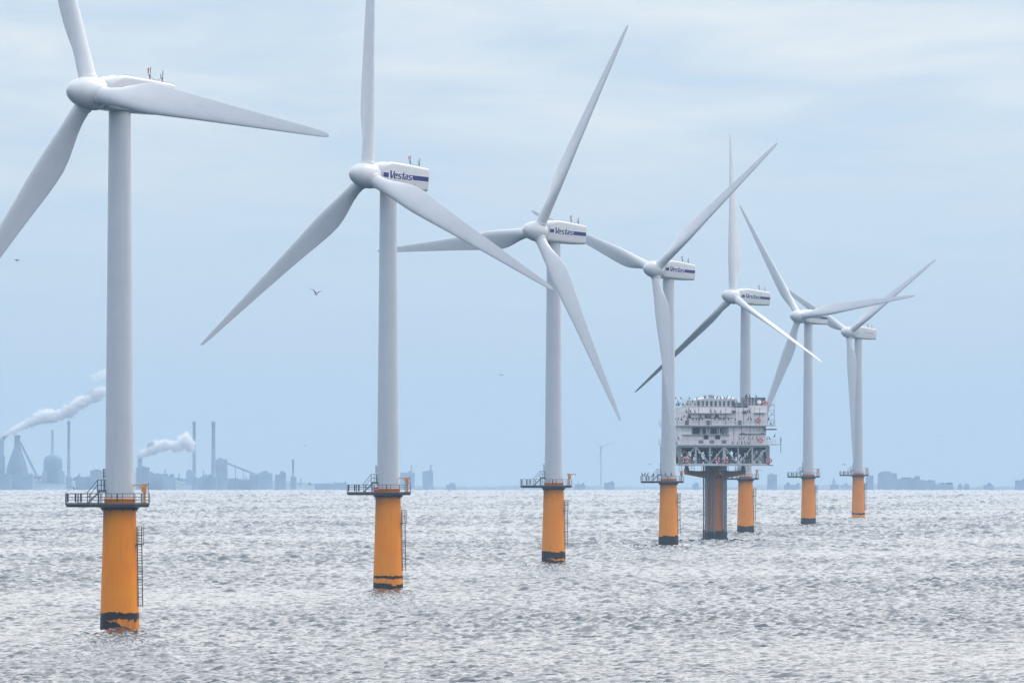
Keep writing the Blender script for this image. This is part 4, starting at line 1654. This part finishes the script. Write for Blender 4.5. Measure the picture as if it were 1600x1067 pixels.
C6 = lambda x, y: (1040 + x / 7.622, 610 + y / 7.622)
ORD = ['first', 'second', 'third', 'fourth', 'fifth', 'sixth', 'seventh', 'eighth', 'ninth', 'tenth', 'eleventh', 'twelfth',
       'thirteenth', 'fourteenth', 'fifteenth', 'sixteenth', 'seventeenth']
rows = [
    # (pixels in the enlarged view), local depth, foot height, label
    ([118, 183, 283], -9.2, 32.05, '%s cormorant from the left perched on a pole top at the roof\'s left end'),
    ([372, 463, 475, 518, 535, 552, 570, 612, 655, 700], -6.1, None, '%s cormorant from the left standing on the roof house'),
    ([730, 780], -6.1, 32.2, '%s cormorant from the left on the right end of the roof house'),
    ([955, 968, 1000, 1080], -7.3, 32.55, '%s cormorant from the left on top of the grey plant room'),
    ([1163], -9.5, 31.9, 'lone cormorant, %s of all from the right on the highest roof rail'),
    ([147, 262, 318], -9.85, 31.3, '%s cormorant from the left on the left roof rail'),
    ([850, 920], -9.85, 31.3, '%s cormorant from the left on the roof rail before the plant room'),
    ([130, 150, 168, 200, 212, 245, 258, 280, 300, 345, 355], -8.6, 30.65, '%s cormorant from the left in the crowd at the foot of the left roof poles'),
    ([865, 895], -9.7, 30.2, '%s cormorant from the left standing on the roof edge'),
    ([248, 295, 348, 538, 590, 657], -10.5, 29.02, '%s cormorant from the left on the long upper wall ledge'),
    ([978, 1000], -10.8, 29.12, '%s cormorant from the left on the short upper ledge at right'),
    ([118, 150, 185, 192, 258, 328, 370, 405, 440, 585, 637, 660, 697, 750, 832, 985, 1018], -11.0, 27.32, '%s cormorant from the left on the walkway rail halfway up'),
    ([1228], -11.0, 27.32, 'lone cormorant, %s from the right, at the right end of the walkway rail'),
    ([220, 270, 283, 292, 420, 475, 488, 510, 530, 598, 605, 625], -10.12, 27.92, '%s cormorant from the left roosting in the row on the pipe under the upper ledge'),
    ([1255], -10.0, 26.22, 'lone cormorant on the short side ledge at the right, %s below the walkway'),
    ([150, 878, 933, 990, 1035, 1088, 1210, 1237], -11.1, 22.96, '%s cormorant from the left on the main deck rail'),
    ([1300], -11.0, 23.42, 'lone cormorant on the hoist post at the far right deck corner, %s from the edge'),
    ([125, 795, 858, 908, 945, 985], -10.9, 21.86, '%s cormorant from the left standing on the main deck floor'),
    ([980, 1005], -10.55, 18.47, '%s cormorant from the left on the truss deck rail at right'),
]
rnd = random.Random(21)
for xs_, yl, zf, lab in rows:
    for q, x in enumerate(xs_):
        px = C6(x, 0)[0]
        p = sub_at(px, yl, 0)
        loc = SM.inverted() @ p
        if zf is None:
            lx_ = loc.x
            z = 30.2 + (1.75 + .6 * max(0, 1 - abs(lx_ + 2.5) / 3.4) if lx_ < .9 else 2.0)
        else:
            z = zf
        ang = rnd.choice([0, PI]) + rnd.uniform(-.6, .6) + rad(11)
        cormorant(sub_at(px, yl, z), ang, rnd.uniform(.76, .95), lab % ORD[q])
# pipe that carries the roosting row, part of the platform
m = MB(); m.bar((-8.4, -10.12, 27.86), (2.3, -10.12, 27.86), .06)
for k in range(6):
    m.bar((-8.2 + k * 2.05, -10.12, 27.86), (-8.2 + k * 2.05, -9.9, 27.86), .04)
m.build('roost_pipe', M['steel'], sub)
# on the fourth turbine's platform rail
X, D = TURB[3][:2]
for q, (px, yl) in enumerate(((1003.5, -1.72), (1007.5, -2.1), (1012, -2.7), (1021, -3.1), (1040, -3.1), (1049, -3.1), (1064, -2.2))):
    xx = (px - 800) / F * (D + yl) - X
    cormorant((X + xx, D + yl, drop(X, D) + 14.90), rnd.choice([0.2, PI]), 0.9, '%s cormorant from the left on the platform rail of the fourth turbine' % ORD[q], 'cormorants on the fourth turbine platform')


def gull(px, py, D, span, bank, head, raise_l, raise_r, label, dark=False):
    p = at(px, py, D)
    root = empty('gull', p)
    root.rotation_euler = (0, bank, head)
    tag(root, label, 'bird', 'gulls in flight over the sea')
    m = MB()
    k = span / 1.4
    path = [(-.34, 0, .02), (-.24, .0, .05), (-.1, -.01, .085), (.05, -.005, .09), (.17, .02, .065), (.25, .035, .058), (.32, .03, .03), (.38, .015, .01)]
    rings = [[Vector((x * k, math.cos(t) * r * k, z * k + math.sin(t) * r * k)) for t in [2 * PI * q / 10 for q in range(10)]] for x, z, r in path]
    m.loft(rings)
    b = m.build('body', M['gull_wing' if dark else 'gull'], root)
    for sgn, up in ((-1, raise_l), (1, raise_r)):
        m = MB()
        st = [(0.04, .04, .26, .03, 0), (.18, .04 + up * .16, .25, .028, .02), (.34, .05 + up * .26, .2, .02, .05), (.52, .03 + up * .30, .14, .014, -.02), (.68, up * .36, .05, .008, -.12)]
        rings = []
        for (y, z, ch, th, sw) in st:
            rings.append([Vector(((sw + ch * a) * k, sgn * y * k, (z + th * b_) * k)) for a, b_ in ((.5, 0), (.2, 1), (-.2, .6), (-.5, 0), (-.2, -.6), (.2, -1))])
        m.loft(rings)
        m.build('wing', M['gull_wing'], root)
    return root


gull(494, 459.5, 1500, 1.35, .10, -PI / 2 + .5, 1.3, .75, 'largest gull, wings raised, gliding between the first and second turbines')
gull(26, 407, 2500, .9, 1.1, -1.1, .6, .6, 'small dark gull banking near the left edge beside the lower blade', True)
gull(476, 695.8, 3600, .95, 0, -PI / 2, -.5, -.5, 'small dark arched gull low between the first and second turbines', True)
gull(783, 586, 3200, .9, .9, -1.2, .5, .5, 'tiny gull left of the third turbine tower')
gull(1015, 725.6, 3300, 1.1, 0.1, -PI / 2, .55, .5, 'gull with level wings just left of the fourth tower', True)
gull(1299, 694.5, 4200, 1.0, .1, -PI / 2 + .3, .4, .2, 'tiny gull between the last two turbine towers')
gull(1319, 726, 4200, 1.1, -.5, -PI / 2, .3, .6, 'dark gull low beside the platform of the farthest turbine', True)
gull(1465, 680, 4400, 1.1, 0, -PI / 2 + .2, .2, .2, 'tiny pale gull right of the farthest turbine')
gull(660, 694.8, 4200, 1.0, 0, -PI / 2, .2, .3, 'tiny faint gull right of the second turbine tower')
gull(116.5, 763.8, 1900, 1.05, -.15, -PI / 2 + .6, .9, .35, 'gull with raised wings landing on the rail of the nearest turbine')

# ================================================================== haze
m = MB()
m.box(-5500, 5500, -2500, 27000, -80, 118)
hz = m.build('haze', M['white'])
hm = bpy.data.materials.new('haze_air')
hm.use_nodes = True
nt = hm.node_tree
nt.nodes.clear()
vol = N(nt, 'ShaderNodeVolumePrincipled')
vol.inputs['Color'].default_value = (0.52, 0.73, 0.94, 1)
vol.inputs['Density'].default_value = 3.6e-5
vol.inputs['Anisotropy'].default_value = 0.0
out = N(nt, 'ShaderNodeOutputMaterial')
nt.links.new(vol.outputs[0], out.inputs['Volume'])
hz.data.materials.clear()
hz.data.materials.append(hm)
tag(hz, 'pale blue sea haze filling the air to the horizon', 'haze', kind='stuff')
